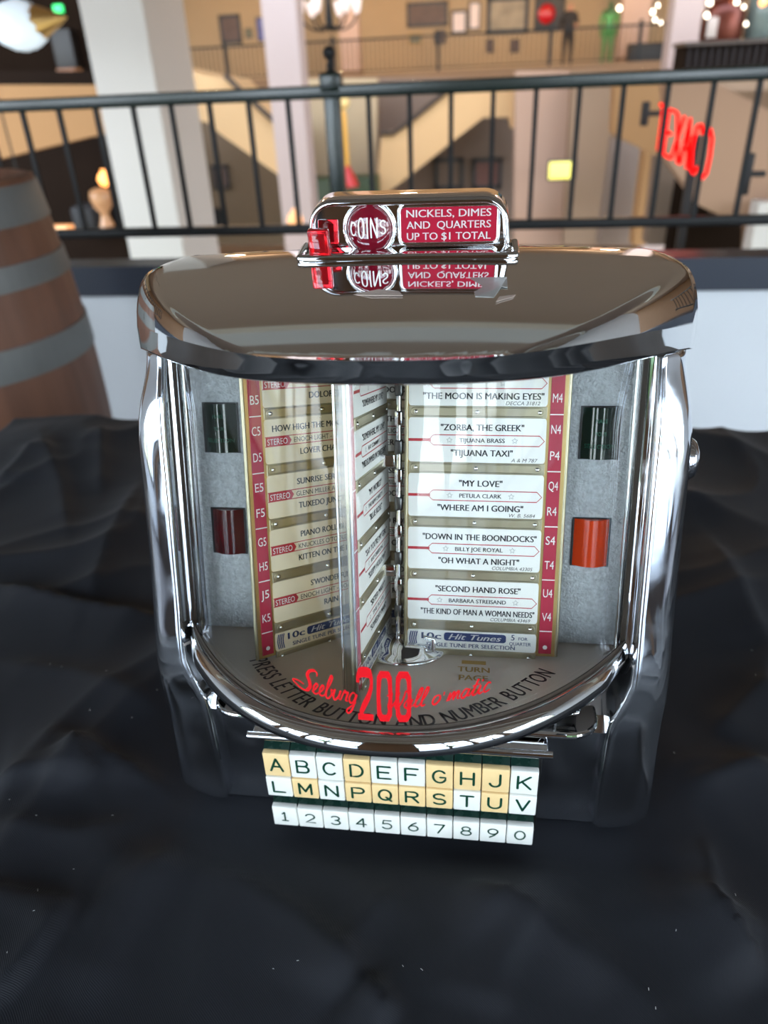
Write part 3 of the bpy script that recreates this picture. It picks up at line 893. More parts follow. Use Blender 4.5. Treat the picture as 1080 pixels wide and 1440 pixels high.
def P2(px, py):
    p = at(px, py, z=TZ)
    return (p.x, p.y)
CREASE = [  # polyline in the cloth plane, height, soft width on each side
    ([(0, 838), (110, 862), (235, 880)], 0.010, 0.006, 0.020), ([(200, 690), (160, 780), (125, 865)], 0.007, 0.012, 0.018),
    ([(110, 1060), (140, 1112)], 0.006, 0.004, 0.012), ([(110, 1060), (180, 1090), (255, 1128)], 0.009, 0.008, 0.012), ([(140, 1112), (60, 1108), (0, 1125)], 0.007, 0.010, 0.014),
    ([(0, 1275), (115, 1290)], 0.005, 0.006, 0.012), ([(115, 1290), (60, 1370), (0, 1440)], 0.007, 0.004, 0.028), ([(250, 1200), (190, 1290), (120, 1440)], 0.006, 0.02, 0.02),
    ([(300, 1230), (420, 1300), (520, 1390)], 0.006, 0.012, 0.020), ([(520, 1390), (560, 1440)], 0.007, 0.006, 0.016), ([(560, 1260), (500, 1330), (470, 1420)], 0.005, 0.014, 0.016),
    ([(640, 1260), (740, 1300), (860, 1400)], 0.006, 0.014, 0.016), ([(760, 1290), (700, 1380), (690, 1440)], 0.005, 0.012, 0.016),
    ([(880, 1200), (960, 1260), (1080, 1330)], 0.008, 0.010, 0.018), ([(985, 1190), (1000, 1290), (1080, 1390)], 0.008, 0.006, 0.018), ([(1000, 1040), (1080, 960)], 0.006, 0.014, 0.016),
    ([(960, 1120), (1080, 1080)], 0.007, 0.012, 0.014), ([(0, 940), (120, 960), (230, 1010)], 0.005, 0.016, 0.018), ([(60, 620), (90, 690), (100, 760)], 0.007, 0.014, 0.018),
    ([(150, 620), (145, 700)], 0.007, 0.010, 0.014), ([(0, 690), (60, 640)], 0.008, 0.02, 0.02), ([(990, 760), (1040, 850), (1080, 920)], 0.006, 0.014, 0.018),
    ([(380, 1215), (560, 1235), (800, 1215)], 0.004, 0.014, 0.02), ([(0, 1180), (120, 1190), (260, 1150)], 0.006, 0.016, 0.016), ([(820, 1210), (760, 1250), (640, 1340)], 0.005, 0.012, 0.018)]
CR = [([P2(*q) for q in pl], h, w1, w2) for pl, h, w1, w2 in CREASE]

def crease_h(x, y):
    tot = 0.0
    for pl, h, w1, w2 in CR:
        best = 9
        bs = 1
        bt = 0
        n = len(pl) - 1
        for i in range(n):
            ax, ay = pl[i]
            dx, dy = pl[i + 1][0] - ax, pl[i + 1][1] - ay
            L2 = dx * dx + dy * dy
            t = max(0, min(1, ((x - ax) * dx + (y - ay) * dy) / L2))
            qx, qy = x - ax - t * dx, y - ay - t * dy
            d = math.hypot(qx, qy)
            if d < best:
                best = d
                bs = dx * qy - dy * qx
                bt = (i + t) / n
        w = (w1 * 0.8 if bs > 0 else w2 * 1.9)
        if best < 6 * w:
            tot += h * 1.5 * math.exp(-best / w) * min(1, 4 * min(bt, 1 - bt) + 0.25)
    return tot

def cloth_z(x, y):
    v = Vector((x * 3.1, y * 3.1, 0.3))
    w_ = v + 0.35 * Vector((noise.noise(v * 0.9 + Vector((9, 2, 1))), noise.noise(v * 0.9 + Vector((3, 8, 5))), 0))
    h = 0.013 * (1 - abs(noise.noise(w_ * 1.1))) ** 5 + 0.007 * (1 - abs(noise.noise(w_ * 2.1 + Vector((4, 1, 0))))) ** 5 + 0.0008 * noise.noise(v * 6.0) + crease_h(x, y)
    # hump at the back left corner
    h += 0.012 * math.exp(-((x + 0.60) ** 2 + (y - 0.53) ** 2) / 0.006)
    # lies flat under the machine
    ex = max(abs(x) - 0.160, 0)
    ey = max(-0.075 - y, y - 0.085, 0)
    k = smooth(0.0, 0.05, math.hypot(ex, ey))
    return 0.0015 + h * k + 0.0004
NX, NY = 430, 390
vs, fs = [], []
RADC = 0.012
def edge_fold(t, a, b):
    """arc-length position t along the cloth -> (position, drop)"""
    if t < a:
        s = a - t
        if s < RADC * PI / 2: return a - RADC * math.sin(s / RADC), RADC * (1 - math.cos(s / RADC))
        return a - RADC, RADC + s - RADC * PI / 2
    if t > b:
        s = t - b
        if s < RADC * PI / 2: return b + RADC * math.sin(s / RADC), RADC * (1 - math.cos(s / RADC))
        return b + RADC, RADC + s - RADC * PI / 2
    return t, 0.0
DROP = 0.34
for j in range(NY + 1):
    ty = TY0 - DROP + (TY1 - TY0 + 2 * DROP) * j / NY
    for i in range(NX + 1):
        tx = TX0 - DROP + (TX1 - TX0 + 2 * DROP) * i / NX
        x, dx = edge_fold(tx, TX0, TX1)
        y, dy = edge_fold(ty, TY0, TY1)
        d = max(dx, dy)
        z = TZ + cloth_z(x, y) - d
        if dx > RADC and dx >= dy: x += (0.02 + 0.02 * math.sin(ty * 22)) * min(1, dx * 4) * (1 if tx > 0 else -1)
        if dy > RADC and dy > dx: y += (0.02 + 0.02 * math.sin(tx * 22)) * min(1, dy * 4) * (1 if ty > 0 else -1)
        vs.append((x, y, z))
for j in range(NY):
    for i in range(NX):
        a = j * (NX + 1) + i
        fs.append((a, a + 1, a + NX + 2, a + NX + 1))
o = cloth_ob = MB().add(vs, fs, cloth_m, True).build('tablecloth')
tag(o, 'black cloth with creases and folds spread under the chrome jukebox', 'tablecloth')
# lint on the cloth
mb = MB()
lint = mat('white_lint', (0.5, 0.5, 0.48), 0.9)
for k in range(46):
    px, py = random.uniform(0, 1080), random.uniform(900, 1440)
    x, y = P2(px, py)
    if abs(x) < 0.19 and -0.12 < y < 0.1: continue
    z = TZ + cloth_z(x, y) + 0.0004
    a = random.uniform(0, PI)
    l = random.uniform(0.0004, 0.0009)
    mb.tube([(x - l * math.cos(a), y - l * math.sin(a), z), (x, y, z + 0.0003), (x + l * math.cos(a), y + l * math.sin(a), z)], 0.0002, lint, n=4)
o = mb.build('lint', cloth_ob)
o['kind'] = 'stuff'

# ================================================================== THE JUKEBOX
JZ = 0.306                       # height of the glass top above the cloth
jk = empty('tabletop_jukebox', (0, 0, TZ + 0.002), 'chrome wall-box jukebox with curved window and rows of selector keys on the black cloth', 'jukebox')
TILT = math.radians(-15)
ML = Matrix.Translation((0, 0, JZ - 0.002)) @ Matrix.Rotation(TILT, 4, 'X')      # the leaning upper half
MJ = Matrix.Translation((0, 0, JZ - 0.002))                                     # upright lower half

# --- chrome pilasters on both sides (upright frame, z measured from the glass top)
def y_front(z):
    lean = -0.014 + 0.268 * z
    low = -0.062
    k = smooth(-0.225, -0.135, z)
    f = lean * k + low * (1 - k) if z < -0.135 else lean
    if z > -0.035: f += 0.006 * smooth(-0.030, 0.011, z)
    return f

def pil_section(z, s):
    f = y_front(z)
    xo = 0.1556 + 0.0036 * smooth(-0.19, -0.295, z) - 0.003 * smooth(-0.03, 0.011, z)
    xi = 0.1325 - (0.010 * smooth(-0.165, -0.205, z) if z < -0.165 else 0)
    dy = 0.010 + 0.004 * smooth(-0.20, -0.10, z) + 0.013 * smooth(-0.045, 0.006, z)
    if z < -0.285:
        q = (-0.285 - z) / 0.017
        dz = 0.012 * (1 - math.sqrt(max(0, 1 - q * q)))
        xo -= dz; xi += dz * 0.8; f += dz
    b = 0.08
    ri = 0.0035
    P = [(xi, b), (xi, f + ri)]
    for i in range(1, 6):
        a = PI / 2 * i / 6
        P.append((xi + ri - ri * math.cos(a), f + ri - ri * math.sin(a)))
    w = xo - xi - ri
    for i in range(0, 15):
        t = i / 14
        a = PI / 2 * t
        P.append((xi + ri + w * (0.72 * t + 0.28 * math.sin(a)), f + dy * (0.55 * t + 0.45 * t ** 5)))
    P.append((xo + 0.0003, f + dy + 0.012))
    P.append((xo, b))
    k = smooth(-0.07, -0.005, z)
    return [(s * x + 0.0008, y, z - 0.268 * (y + 0.012) * k) for x, y in P]
zs = [0.011, 0.007, 0.003, 0.0, -0.002, -0.005, -0.012, -0.02, -0.03, -0.04] + [-0.04 - 0.01 * i for i in range(1, 25)] + [-0.286, -0.290, -0.294, -0.297, -0.2995, -0.3012, -0.302]
for s in (-1, 1):
    mb = MB()
    mb.loft([pil_section(z, s) for z in zs], chrome_dusty, caps=True)
    o = fixn(mb.build('chrome_pilaster', jk, MJ))
# --- lower housing: front panel, back, floor, sides closed
mb = MB()
def low_ring(z, yf, hw):
    return [(-hw, 0.078, z), (-hw, yf + 0.006, z), (-hw + 0.006, yf, z), (hw - 0.006, yf, z), (hw, yf + 0.006, z), (hw, 0.078, z)]
mb.loft([low_ring(-0.302, -0.050, 0.136), low_ring(-0.298, -0.053, 0.136), low_ring(-0.215, -0.053, 0.136), low_ring(-0.205, -0.048, 0.136), low_ring(-0.20, -0.03, 0.136)], chrome_dusty, caps=True, smooth=False)
mb.box((0, 0.081, -0.145), (0.300, 0.006, 0.312), inner)
o = fixn(mb.build('lower_housing', jk, MJ))
# inside of the case
mb = MB()
mb.box((0, 0.062, -0.075), (0.262, 0.004, 0.205), inner)
mb.build('inner_back', jk, ML)

# --- flange plate under the window with rounded front corners
mb = MB()
hw, yf, yb = 0.1165, -0.074, -0.02
out = [(-hw - 0.004, yb)] + [(-hw + 0.018 - 0.020 * math.cos(a * PI / 20), yf + 0.020 - 0.020 * math.sin(a * PI / 20)) for a in range(11)] + \
      [(hw - 0.018 + 0.020 * math.sin(a * PI / 20), yf + 0.020 - 0.020 * math.cos(a * PI / 20)) for a in range(11)] + [(hw + 0.004, yb)]
bm = bmesh.new()
Mf = Matrix.Translation((0, -0.08, -0.2000)) @ Matrix.Rotation(math.radians(-12), 4, 'X') @ Matrix.Translation((0, 0.08, 0))
vb = [bm.verts.new((p[0], p[1], 0)) for p in out]
fc = bm.faces.new(vb)
ex = bmesh.ops.extrude_face_region(bm, geom=[fc])
bmesh.ops.translate(bm, verts=[v for v in ex['geom'] if isinstance(v, bmesh.types.BMVert)], vec=(0, 0, 0.0045))
bmesh.ops.recalc_face_normals(bm, faces=bm.faces)
bmesh.ops.bevel(bm, geom=[e for e in bm.edges if len(e.link_faces) == 2 and abs(e.verts[0].co.z - e.verts[1].co.z) < 1e-6], offset=0.0018, segments=3, profile=0.5, affect='EDGES')
mb.bm(bm, chrome, False, Mf)
mb.build('flange_plate', jk, MJ)
# neck between flange and bezel
mb = MB()
mb.loft([[(0.112 * math.sin(a), -0.012 - 0.060 * max(0, math.cos(a)), z) for a in [math.radians(-90 + 180 * i / 24) for i in range(25)]] for z in (-0.198, -0.188, -0.172)], steel, closed_u=False)
mb.build('neck', jk, MJ)
for s in (-1, 1):
    mb = MB()
    mb.box((s * 0.1000, -0.054, -0.1900), (0.014, 0.016, 0.007), chrome, bev=0.002)
    mb.tube([(s * 0.092, -0.065, -0.1905), (s * 0.105, -0.062, -0.1905), (s * 0.1085, -0.052, -0.189)], 0.0012, chrome, n=8)
    mb.build('catch_block', jk, MJ)

# --- key rail and keys
mb = MB()
mb.tube([(-0.0905, -0.082, -0.205), (0.0905, -0.082, -0.205)], 0.0024, chrome, n=12)
mb.box((0, -0.066, -0.2045), (0.176, 0.032, 0.002), chrome, bev=0.0006)
mb.build('key_rail', jk, MJ)
mb = MB()
mb.box((0, -0.058, -0.250), (0.174, 0.020, 0.088), steel, bev=0.002)
mb.build('key_bed', jk, MJ)
CREAMS = set('ADGHJMPQRSU')
def ell(cx, cy, rx, ry, a0, a1, n=14):
    return [(cx + rx * math.cos(math.radians(a0 + (a1 - a0) * i / n)), cy + ry * math.sin(math.radians(a0 + (a1 - a0) * i / n))) for i in range(n + 1)]
STROKES = {   # engraved key characters as pen strokes in a unit box
    'A': [[(0, 0), (.5, 1), (1, 0)], [(.2, .36), (.8, .36)]], 'B': [[(0, 0), (0, 1), (.55, 1)] + ell(.55, .765, .33, .235, 90, -90) + [(0, .53)], [(.6, .53)] + ell(.6, .265, .36, .265, 90, -90) + [(0, 0)]],
    'C': [ell(.52, .5, .52, .5, 42, 318, 20)], 'D': [[(0, 0), (0, 1), (.4, 1)] + ell(.4, .5, .58, .5, 90, -90) + [(0, 0)]], 'E': [[(1, 1), (0, 1), (0, 0), (1, 0)], [(0, .52), (.85, .52)]],
    'F': [[(1, 1), (0, 1), (0, 0)], [(0, .5), (.82, .5)]], 'G': [ell(.52, .5, .52, .5, 42, 330, 20) + [(1, .45), (.58, .45)]], 'H': [[(0, 0), (0, 1)], [(1, 0), (1, 1)], [(0, .5), (1, .5)]],
    'J': [[(.85, 1), (.85, .3)] + ell(.45, .3, .4, .3, 0, -170, 12)], 'K': [[(0, 0), (0, 1)], [(.95, 1), (0, .38)], [(.3, .58), (1, 0)]], 'L': [[(0, 1), (0, 0), (.95, 0)]],
    'M': [[(0, 0), (0, 1), (.5, .25), (1, 1), (1, 0)]], 'N': [[(0, 0), (0, 1), (1, 0), (1, 1)]], 'P': [[(0, 0), (0, 1), (.6, 1)] + ell(.6, .74, .38, .26, 90, -90) + [(0, .48)]],
    'Q': [ell(.5, .5, .5, .5, 0, 360, 28), [(.6, .28), (1, -.06)]], 'R': [[(0, 0), (0, 1), (.6, 1)] + ell(.6, .75, .36, .25, 90, -90) + [(0, .5)], [(.5, .5), (1, 0)]],
    'S': [ell(.5, .745, .44, .255, 30, 270, 14) + ell(.5, .255, .48, .255, 90, -150, 14)], 'T': [[(0, 1), (1, 1)], [(.5, 1), (.5, 0)]], 'U': [[(0, 1), (0, .38)] + ell(.5, .38, .5, .38, 180, 360) + [(1, 1)]],
    'V': [[(0, 1), (.5, 0), (1, 1)]], '1': [[(.25, .8), (.5, 1), (.5, 0)], [(.2, 0), (.8, 0)]], '2': [ell(.5, .7, .46, .3, 160, -35, 14) + [(0, 0), (1, 0)]],
    '3': [ell(.48, .76, .42, .24, 150, -90, 14), ell(.48, .26, .48, .26, 90, -150, 14)], '4': [[(.72, 0), (.72, 1), (0, .3), (1, .3)]], '5': [[(.92, 1), (.14, 1), (.06, .52)] + ell(.46, .32, .5, .32, 120, -150, 16)],
    '6': [[(.8, 1), (.35, .75), (.06, .42)] + ell(.5, .31, .48, .31, 170, -190, 22)], '7': [[(0, 1), (1, 1), (.35, 0)]], '8': [ell(.5, .76, .4, .24, 0, 360, 22), ell(.5, .27, .5, .27, 0, 360, 22)],
    '9': [[(.2, 0), (.65, .25), (.94, .58)] + ell(.5, .69, .48, .31, -10, 350, 22)], '0': [ell(.5, .5, .5, .5, 0, 360, 28)]}
PIT = 0.01686
def key(ch, i, z_top, z_bot, y_face, kind, drop):
    """bottle-green key body with a pale face plate carrying one character"""
    cx = (i - 4.5) * PIT
    w = PIT - 0.0006
    h = z_top - z_bot
    face = cream if ch in CREAMS else ivory
    k = MB()
    # body: sloping green top behind the face
    b = 0.026
    pr = [(0, 0), (0, h - 0.0006), (b * 0.45, h + drop * 0.75), (b, h + drop), (b, 0)]
    n = len(pr)
    vs = [(-w / 2, y, z) for y, z in pr] + [(w / 2, y, z) for y, z in pr]
    fs = [tuple(range(n)), tuple(reversed(range(n, 2 * n)))] + [((q + 1) % n, q, n + q, n + (q + 1) % n) for q in range(n)]
    k.add(vs, fs, key_green)
    col = 'cream' if ch in CREAMS else 'white'
    o = fixn(k.build(kind, jk, MJ @ Matrix.Translation((cx, y_face + 0.003, z_bot))))
    o['label'] = '%s key marked %s' % (col, ch)
    f = MB()
    f.box((0, -0.0012, h / 2), (w, 0.0044, h - 0.0002), face, bev=0.0007, seg=2)
    hh = 0.0080 if kind == 'number_key' else (0.0092 if h < 0.0185 else 0.0104)
    tw = 0.0062 if kind == 'number_key' else 0.0076
    pen = 0.00110 if kind == 'number_key' else 0.00150
    Mt = frame((0, -0.00355, 0), (1, 0, 0), (0, 0, 1))
    for q, st_ in enumerate(STROKES[ch]):
        P = [(-tw / 2 + a * tw, h / 2 - hh * 0.46 + b_ * hh) for a, b_ in st_]
        cl = math.hypot(P[0][0] - P[-1][0], P[0][1] - P[-1][1]) < 1e-6
        if len(P) < 8:
            for i in range(len(P) - 1): f.strip(P[i:i + 2], pen, key_ink, Mt, z=q * 0.00002)
        else: f.strip(P[:-1] if cl else P, pen, key_ink, Mt, z=q * 0.00002, closed=cl)
        for i, p in enumerate(P):
            if len(P) < 8 or i in (0, len(P) - 1):
                f.poly([(p[0] + pen / 2 * math.cos(k * PI / 4), p[1] + pen / 2 * math.sin(k * PI / 4)) for k in range(8)], key_ink, Mt, z=0.00005 + q * 0.00002)
    f.build('key_face', o)
for i, ch in enumerate('ABCDEFGHJK'): key(ch, i, -0.2207, -0.2408, -0.0812, 'letter_key', 0.0085)
for i, ch in enumerate('LMNPQRSTUV'): key(ch, i, -0.2412, -0.2582, -0.0822, 'letter_key', 0.0)
for i, ch in enumerate('1234567890'): key(ch, i, -0.2712, -0.2890, -0.0806, 'number_key', 0.0085)

# --- deck inside the window
DZ = -0.1705
ga, gb = 0.1285, 0.1045          # the window's half width and depth
def arc(a, b, t):
    u = t / (PI / 2)
    return (a * u, -b * (1 - abs(u) ** 2.2))
def arc_normal(a, b, t):
    p, q = arc(a, b, t - 0.01), arc(a, b, t + 0.01)
    dx, dy = q[0] - p[0], q[1] - p[1]
    l = math.hypot(dx, dy)
    return dy / l, -dx / l
mb = MB()
n = 48
pts = [arc(ga - 0.0005, gb - 0.0005, -PI / 2 + PI * i / n) for i in range(n + 1)] + [(ga - 0.0005, 0.06), (-ga + 0.0005, 0.06)]
mb.prism(pts, 0.003, deckm, z=DZ - 0.003)
# lettering along the front edge
words = 'PRESS LETTER BUTTON AND NUMBER BUTTON'
t0, t1 = math.radians(-77), math.radians(80)
adv = []
for c_ in words:
    adv.append(0.55 if c_ == ' ' else text_geo(c_, 0.018)[2] + 0.22)
tot = sum(adv)
aa, bb = 0.1020, 0.0858
# equal arc length
N_ = 400
acc = [0]
for i in range(N_):
    a, b = arc(aa, bb, t0 + (t1 - t0) * i / N_), arc(aa, bb, t0 + (t1 - t0) * (i + 1) / N_)
    acc.append(acc[-1] + math.hypot(a[0] - b[0], a[1] - b[1]))
hh = 0.0113
pos = 0
for c_, ad in zip(words, adv):
    m_ = (pos + (ad - 0.22) / 2) / tot * acc[-1]
    pos += ad
    if c_ == ' ': continue
    q = next(i for i in range(N_ + 1) if acc[i] >= m_ - 1e-9)
    t = t0 + (t1 - t0) * q / N_
    x, y = arc(aa, bb, t)
    nx_, ny_ = arc_normal(aa, bb, t)
    tx, ty = -ny_, nx_
    Mg = Matrix(((tx, -ty, 0, x), (ty, tx, 0, y), (0, 0, 1, DZ + 0.0002), (0, 0, 0, 1)))
    mb.text(c_, 0, 0, hh, deck_ink, M=Mg, w=(ad - 0.22) * acc[-1] / tot if c_ != 'I' else None, bold=0.018)
for q, c_ in enumerate('TYPE'):
    t = math.radians(-50 + 3.4 * q)
    x, y = arc(0.117, 0.0955, t)
    nx_, ny_ = arc_normal(0.117, 0.0955, t)
    mb.text(c_, 0, 0, 0.0040, gasket, M=Matrix(((-ny_, -nx_ * -1 * -1, 0, x), (nx_, -ny_, 0, y), (0, 0, 1, DZ + 0.0002), (0, 0, 0, 1))), w=0.0030)
# gold lines near the middle of the deck
Mg = Matrix.Translation((0.044, -0.024, DZ + 0.0002))
mb.text('TURN', 0, 0, 0.0065, gold_ink, M=Mg, w=0.018, bold=0.02)
mb.text('PAGE', 0, -0.010, 0.0065, gold_ink, M=Mg, w=0.016, bold=0.02)
mb.box((0.044, -0.012, DZ + 0.0001), (0.014, 0.004, 0.0003), gold_ink)
mb.poly([(0.040, -0.043), (0.048, -0.043), (0.044, -0.050)], gold_ink, z=DZ + 0.0002)
mb.build('letter_deck', jk, ML)

# --- bezel around the foot of the window
sec = [(-0.0010, -0.1600), (0.0012, -0.1590), (0.0035, -0.1592), (0.0060, -0.1612), (0.0074, -0.1636), (0.0078, -0.1665), (0.0070, -0.1692), (0.0045, -0.1700), (-0.0040, -0.1702), (-0.0040, -0.1690), (-0.0012, -0.1680)]
mb = MB()
n = 72
rings = []
for i in range(n + 1):
    t = -PI / 2 + PI * i / n
    nx_, ny_ = arc_normal(ga, gb, t)
    l = 1.0
    x, y = arc(ga + 0.002, gb + 0.002, t)
    ke = 0.35 + 0.65 * min(1, (1 - abs(t) / (PI / 2)) * 6)
    rings.append([(x + nx_ / l * o_ * ke, y + ny_ / l * o_ * ke, z) for o_, z in sec])
mb.loft(rings, chrome, caps=True)
o = fixn(mb.build('window_bezel', jk, ML))
mb = MB()
rings = []
for i in range(n + 1):
    t = -PI / 2 + PI * i / n
    rings.append([(*arc(ga + d, gb + d, t), z) for d, z in ((0.0016, -0.1600), (0.0016, -0.1570), (0.0024, -0.1570), (0.0024, -0.1600))])
mb.loft(rings, gasket, caps=True, smooth=False)
for s in (-1, 1):
    mb.box((s * 0.1292, 0.001, -0.078), (0.0024, 0.003, 0.165), gasket)
mb.build('gasket', jk, ML)

# --- side strips of the window
for s in (-1, 1):
    mb = MB()
    mb.box((s * 0.1322, 0.0, -0.080), (0.0040, 0.003, 0.172), chrome, bev=0.0010, smooth=False)
    mb.tube([(s * 0.1262, 0.004, 0.006), (s * 0.1264, 0.004, -0.168)], 0.0012, chrome, n=12)
    mb.build('window_side_strip', jk, ML)

# --- glass with its red lettering
mb = MB()
n = 64
rings = []
for z in (-0.1585, -0.12, -0.08, -0.04, 0.006):
    rings.append([(*arc(ga, gb, -PI / 2 + PI * i / n), z) for i in range(n + 1)] + [(*arc(ga + 0.0016, gb + 0.0016, PI / 2 - PI * i / n), z) for i in range(n + 1)])
mb.loft(rings, clear)
gl = fixn(mb.build('window_glass', jk, ML))
def on_glass(x, z, _=0.0, off=0.0019):
    a, b = ga + off, gb + off
    return (x, -b * (1 - abs(x / a) ** 2.2), z)
SCR = {'S': ([(1.02, .80), (1.0, .95), (.78, 1.02), (.5, .92), (.44, .72), (.62, .5), (.70, .25), (.5, .05), (.1, .08), (-.45, .30), (-.1, .36), (.3, .28)], 0.86),
       'e': ([(0, .08), (.22, .26), (.30, .42), (.2, .5), (.08, .3), (.14, .06), (.32, .05), (.44, .14)], 0.40),
       'b': ([(0, .1), (.22, .6), (.3, .92), (.2, 1.0), (.1, .6), (.1, .12), (.26, 0), (.42, .2), (.36, .42), (.5, .38)], 0.48),
       'u': ([(0, .15), (.1, .48), (.08, .15), (.2, .02), (.38, .2), (.44, .48), (.42, .12), (.58, .1)], 0.54),
       'r': ([(0, .1), (.14, .52), (.2, .42), (.34, .46), (.30, .12), (.44, .1)], 0.42),
       'g': ([(.42, .42), (.2, .5), (.06, .25), (.2, .03), (.38, .2), (.44, .46), (.36, -.2), (.18, -.42), (.06, -.28), (.5, .1)], 0.5),
       'W': ([(-.1, .75), (.06, .95), (.16, .8), (.1, .3), (.22, .03), (.42, .35), (.54, .9), (.5, .3), (.6, .03), (.82, .4), (.88, .95), (1.0, .85)], 0.95),
       'a': ([(.4, .42), (.2, .5), (.05, .22), (.18, .02), (.36, .2), (.42, .48), (.4, .12), (.56, .1)], 0.54),
       'l': ([(0, .1), (.24, .6), (.29, .95), (.18, 1.0), (.1, .5), (.14, .05), (.34, .1)], 0.33),
       'o': ([(.3, .5), (.1, .42), (.05, .15), (.2, .0), (.4, .2), (.38, .42), (.25, .5)], 0.5),
       'm': ([(0, .05), (.08, .5), (.1, .08), (.25, .48), (.33, .4), (.32, .08), (.48, .48), (.57, .4), (.56, .1), (.7, .1)], 0.7),
       't': ([(0, .1), (.18, .5), (.26, .88), (.14, .2), (.22, .03), (.38, .1)], 0.37),
       'i': ([(0, .1), (.12, .48), (.1, .12), (.2, .03), (.34, .1)], 0.33),
       'c': ([(.36, .42), (.2, .5), (.05, .25), (.15, .02), (.4, .1)], 0.4)}
def script(mb, word, x0, z0, x1, h, pen, slope, m):
    tot = sum(SCR[c][1] if c in SCR else 0.34 for c in word)
    k = (x1 - x0) / tot
    p = 0
    for c in word:
        if c not in SCR:
            if c == "'":
                mb.add([on_glass(x0 + (p + a) * k, z0 + b * h + slope * p * k) for a, b in ((.2, .62), (.28, .62), (.22, .42), (.16, .42))], [(0, 1, 2, 3)], m)
            p += 0.34
            continue
        P, ad = SCR[c]
        C2 = catmull(P, 6)
        Q = [(x0 + (p + a + 0.28 * b) * k, z0 + b * h + slope * (p + a) * k) for a, b in C2]
        ws = [pen * (0.75 + 0.5 * abs(math.sin(3 * i / len(Q)))) * (1.9 if c == 'S' and 0.15 < i / len(Q) < 0.62 else 1) for i in range(len(Q))]
        t = MB()
        t.strip(Q, ws, m)
        mb.add([on_glass(v[0], v[1]) for v in t.v], t.f, m)
        if c == 't':
            mb.add([on_glass(x0 + (p + a + .28 * b) * k, z0 + b * h + slope * p * k) for a, b in ((.02, .52), (.42, .58), (.42, .65), (.02, .59))], [(0, 1, 2, 3)], m)
        if c == 'i':
            mb.add([on_glass(x0 + (p + a + .28 * b) * k, z0 + b * h + slope * p * k) for a, b in ((.1, .68), (.2, .68), (.2, .78), (.1, .78))], [(0, 1, 2, 3)], m)
        p += ad
mb = MB()
script(mb, 'Seeburg', -0.0385, -0.1448, -0.0098, 0.0118, 0.0008, -0.10, decal_red)
script(mb, "Wall o'matic", 0.0040, -0.1492, 0.0515, 0.0095, 0.0008, 0.11, decal_red)
# the tall 200
def digit(x0, w, z0, h, kind):
    t = MB()
    if kind == '2':
        t.strip([(0, .74), (0, .84), (.08, .93), (.3, .955), (.62, .955), (.82, .92), (.88, .82), (.88, .68), (.72, .5), (.3, .24), (.14, .1)], 0.21, decal_red)
        t.poly([(-.02, 0), (1.0, 0), (1.0, .13), (-.02, .13)], decal_red)
    else:
        ou = [(.22, 0), (.78, 0), (.98, .12), (1.02, .5), (.98, .88), (.78, 1), (.22, 1), (.02, .88), (-.02, .5), (.02, .12)]
        inn = [(.38, .14), (.62, .14), (.70, .2), (.76, .5), (.70, .8), (.62, .86), (.38, .86), (.30, .8), (.24, .5), (.30, .2)]
        k = len(ou)
        t.add([(a, b, 0) for a, b in ou + inn], [(i, (i + 1) % k, k + (i + 1) % k, k + i) for i in range(k)], decal_red)
    mb.add([on_glass(x0 + v[0] * w, z0 + v[1] * h) for v in t.v], t.f, decal_red)
for i, c_ in enumerate('200'):
    digit(-0.0086 + i * 0.0087, 0.0072, -0.1552, 0.0258, c_)
o = mb.build('glass_lettering', gl)
o['label'] = 'red lettering printed on the curved window'

# --- grey hammertone side panels with signal lenses
for s in (-1, 1):
    mb = MB()
    mb.box((s * 0.1065, 0.0215, -0.082), (0.045, 0.003, 0.176), hammer, bev=0.0006)
    o = mb.build('side_panel', jk, ML)
    for top, bot, xi, xo, m_, lab in ((-0.0248, -0.0541, 0.1006, 0.1216, green_lens, 'dark green lens'),
                                      (-0.0900, -0.1186, 0.0998, 0.1207, orange_lens if s > 0 else red_lens, 'bright orange lens' if s > 0 else 'dark red lens')):
        w = xo - xi
        ring = [[(s * (xi + w * i / 12), 0.0195 - 0.0050 * math.sin(PI * i / 12), z) for i in range(13)] for z in (bot, top)]
        l_ = MB()
        l_.loft(ring, m_, closed_u=False)
        for r in ring: l_.add(r, [tuple(range(13))], m_)
        l_.box((s * (xi + w / 2), 0.0196, (top + bot) / 2), (w + 0.0012, 0.001, top - bot + 0.0012), ink)
        if m_ is green_lens:
            def lf(x, z, _): return (x, 0.0193 - 0.0050 * math.sin(PI * min(1, max(0, (abs(x) - xi) / w))), z)
            for q, wd in enumerate(('MAKE', 'YOUR', 'SELECTION')):
                l_.text(wd, s * (xi + w / 2), top - 0.0085 - q * 0.0072, 0.0024, lens_ink, w=0.0065 if q < 2 else 0.0165, fn=lf)
        ln = l_.build('signal_lens', o)
        ln['label'] = lab

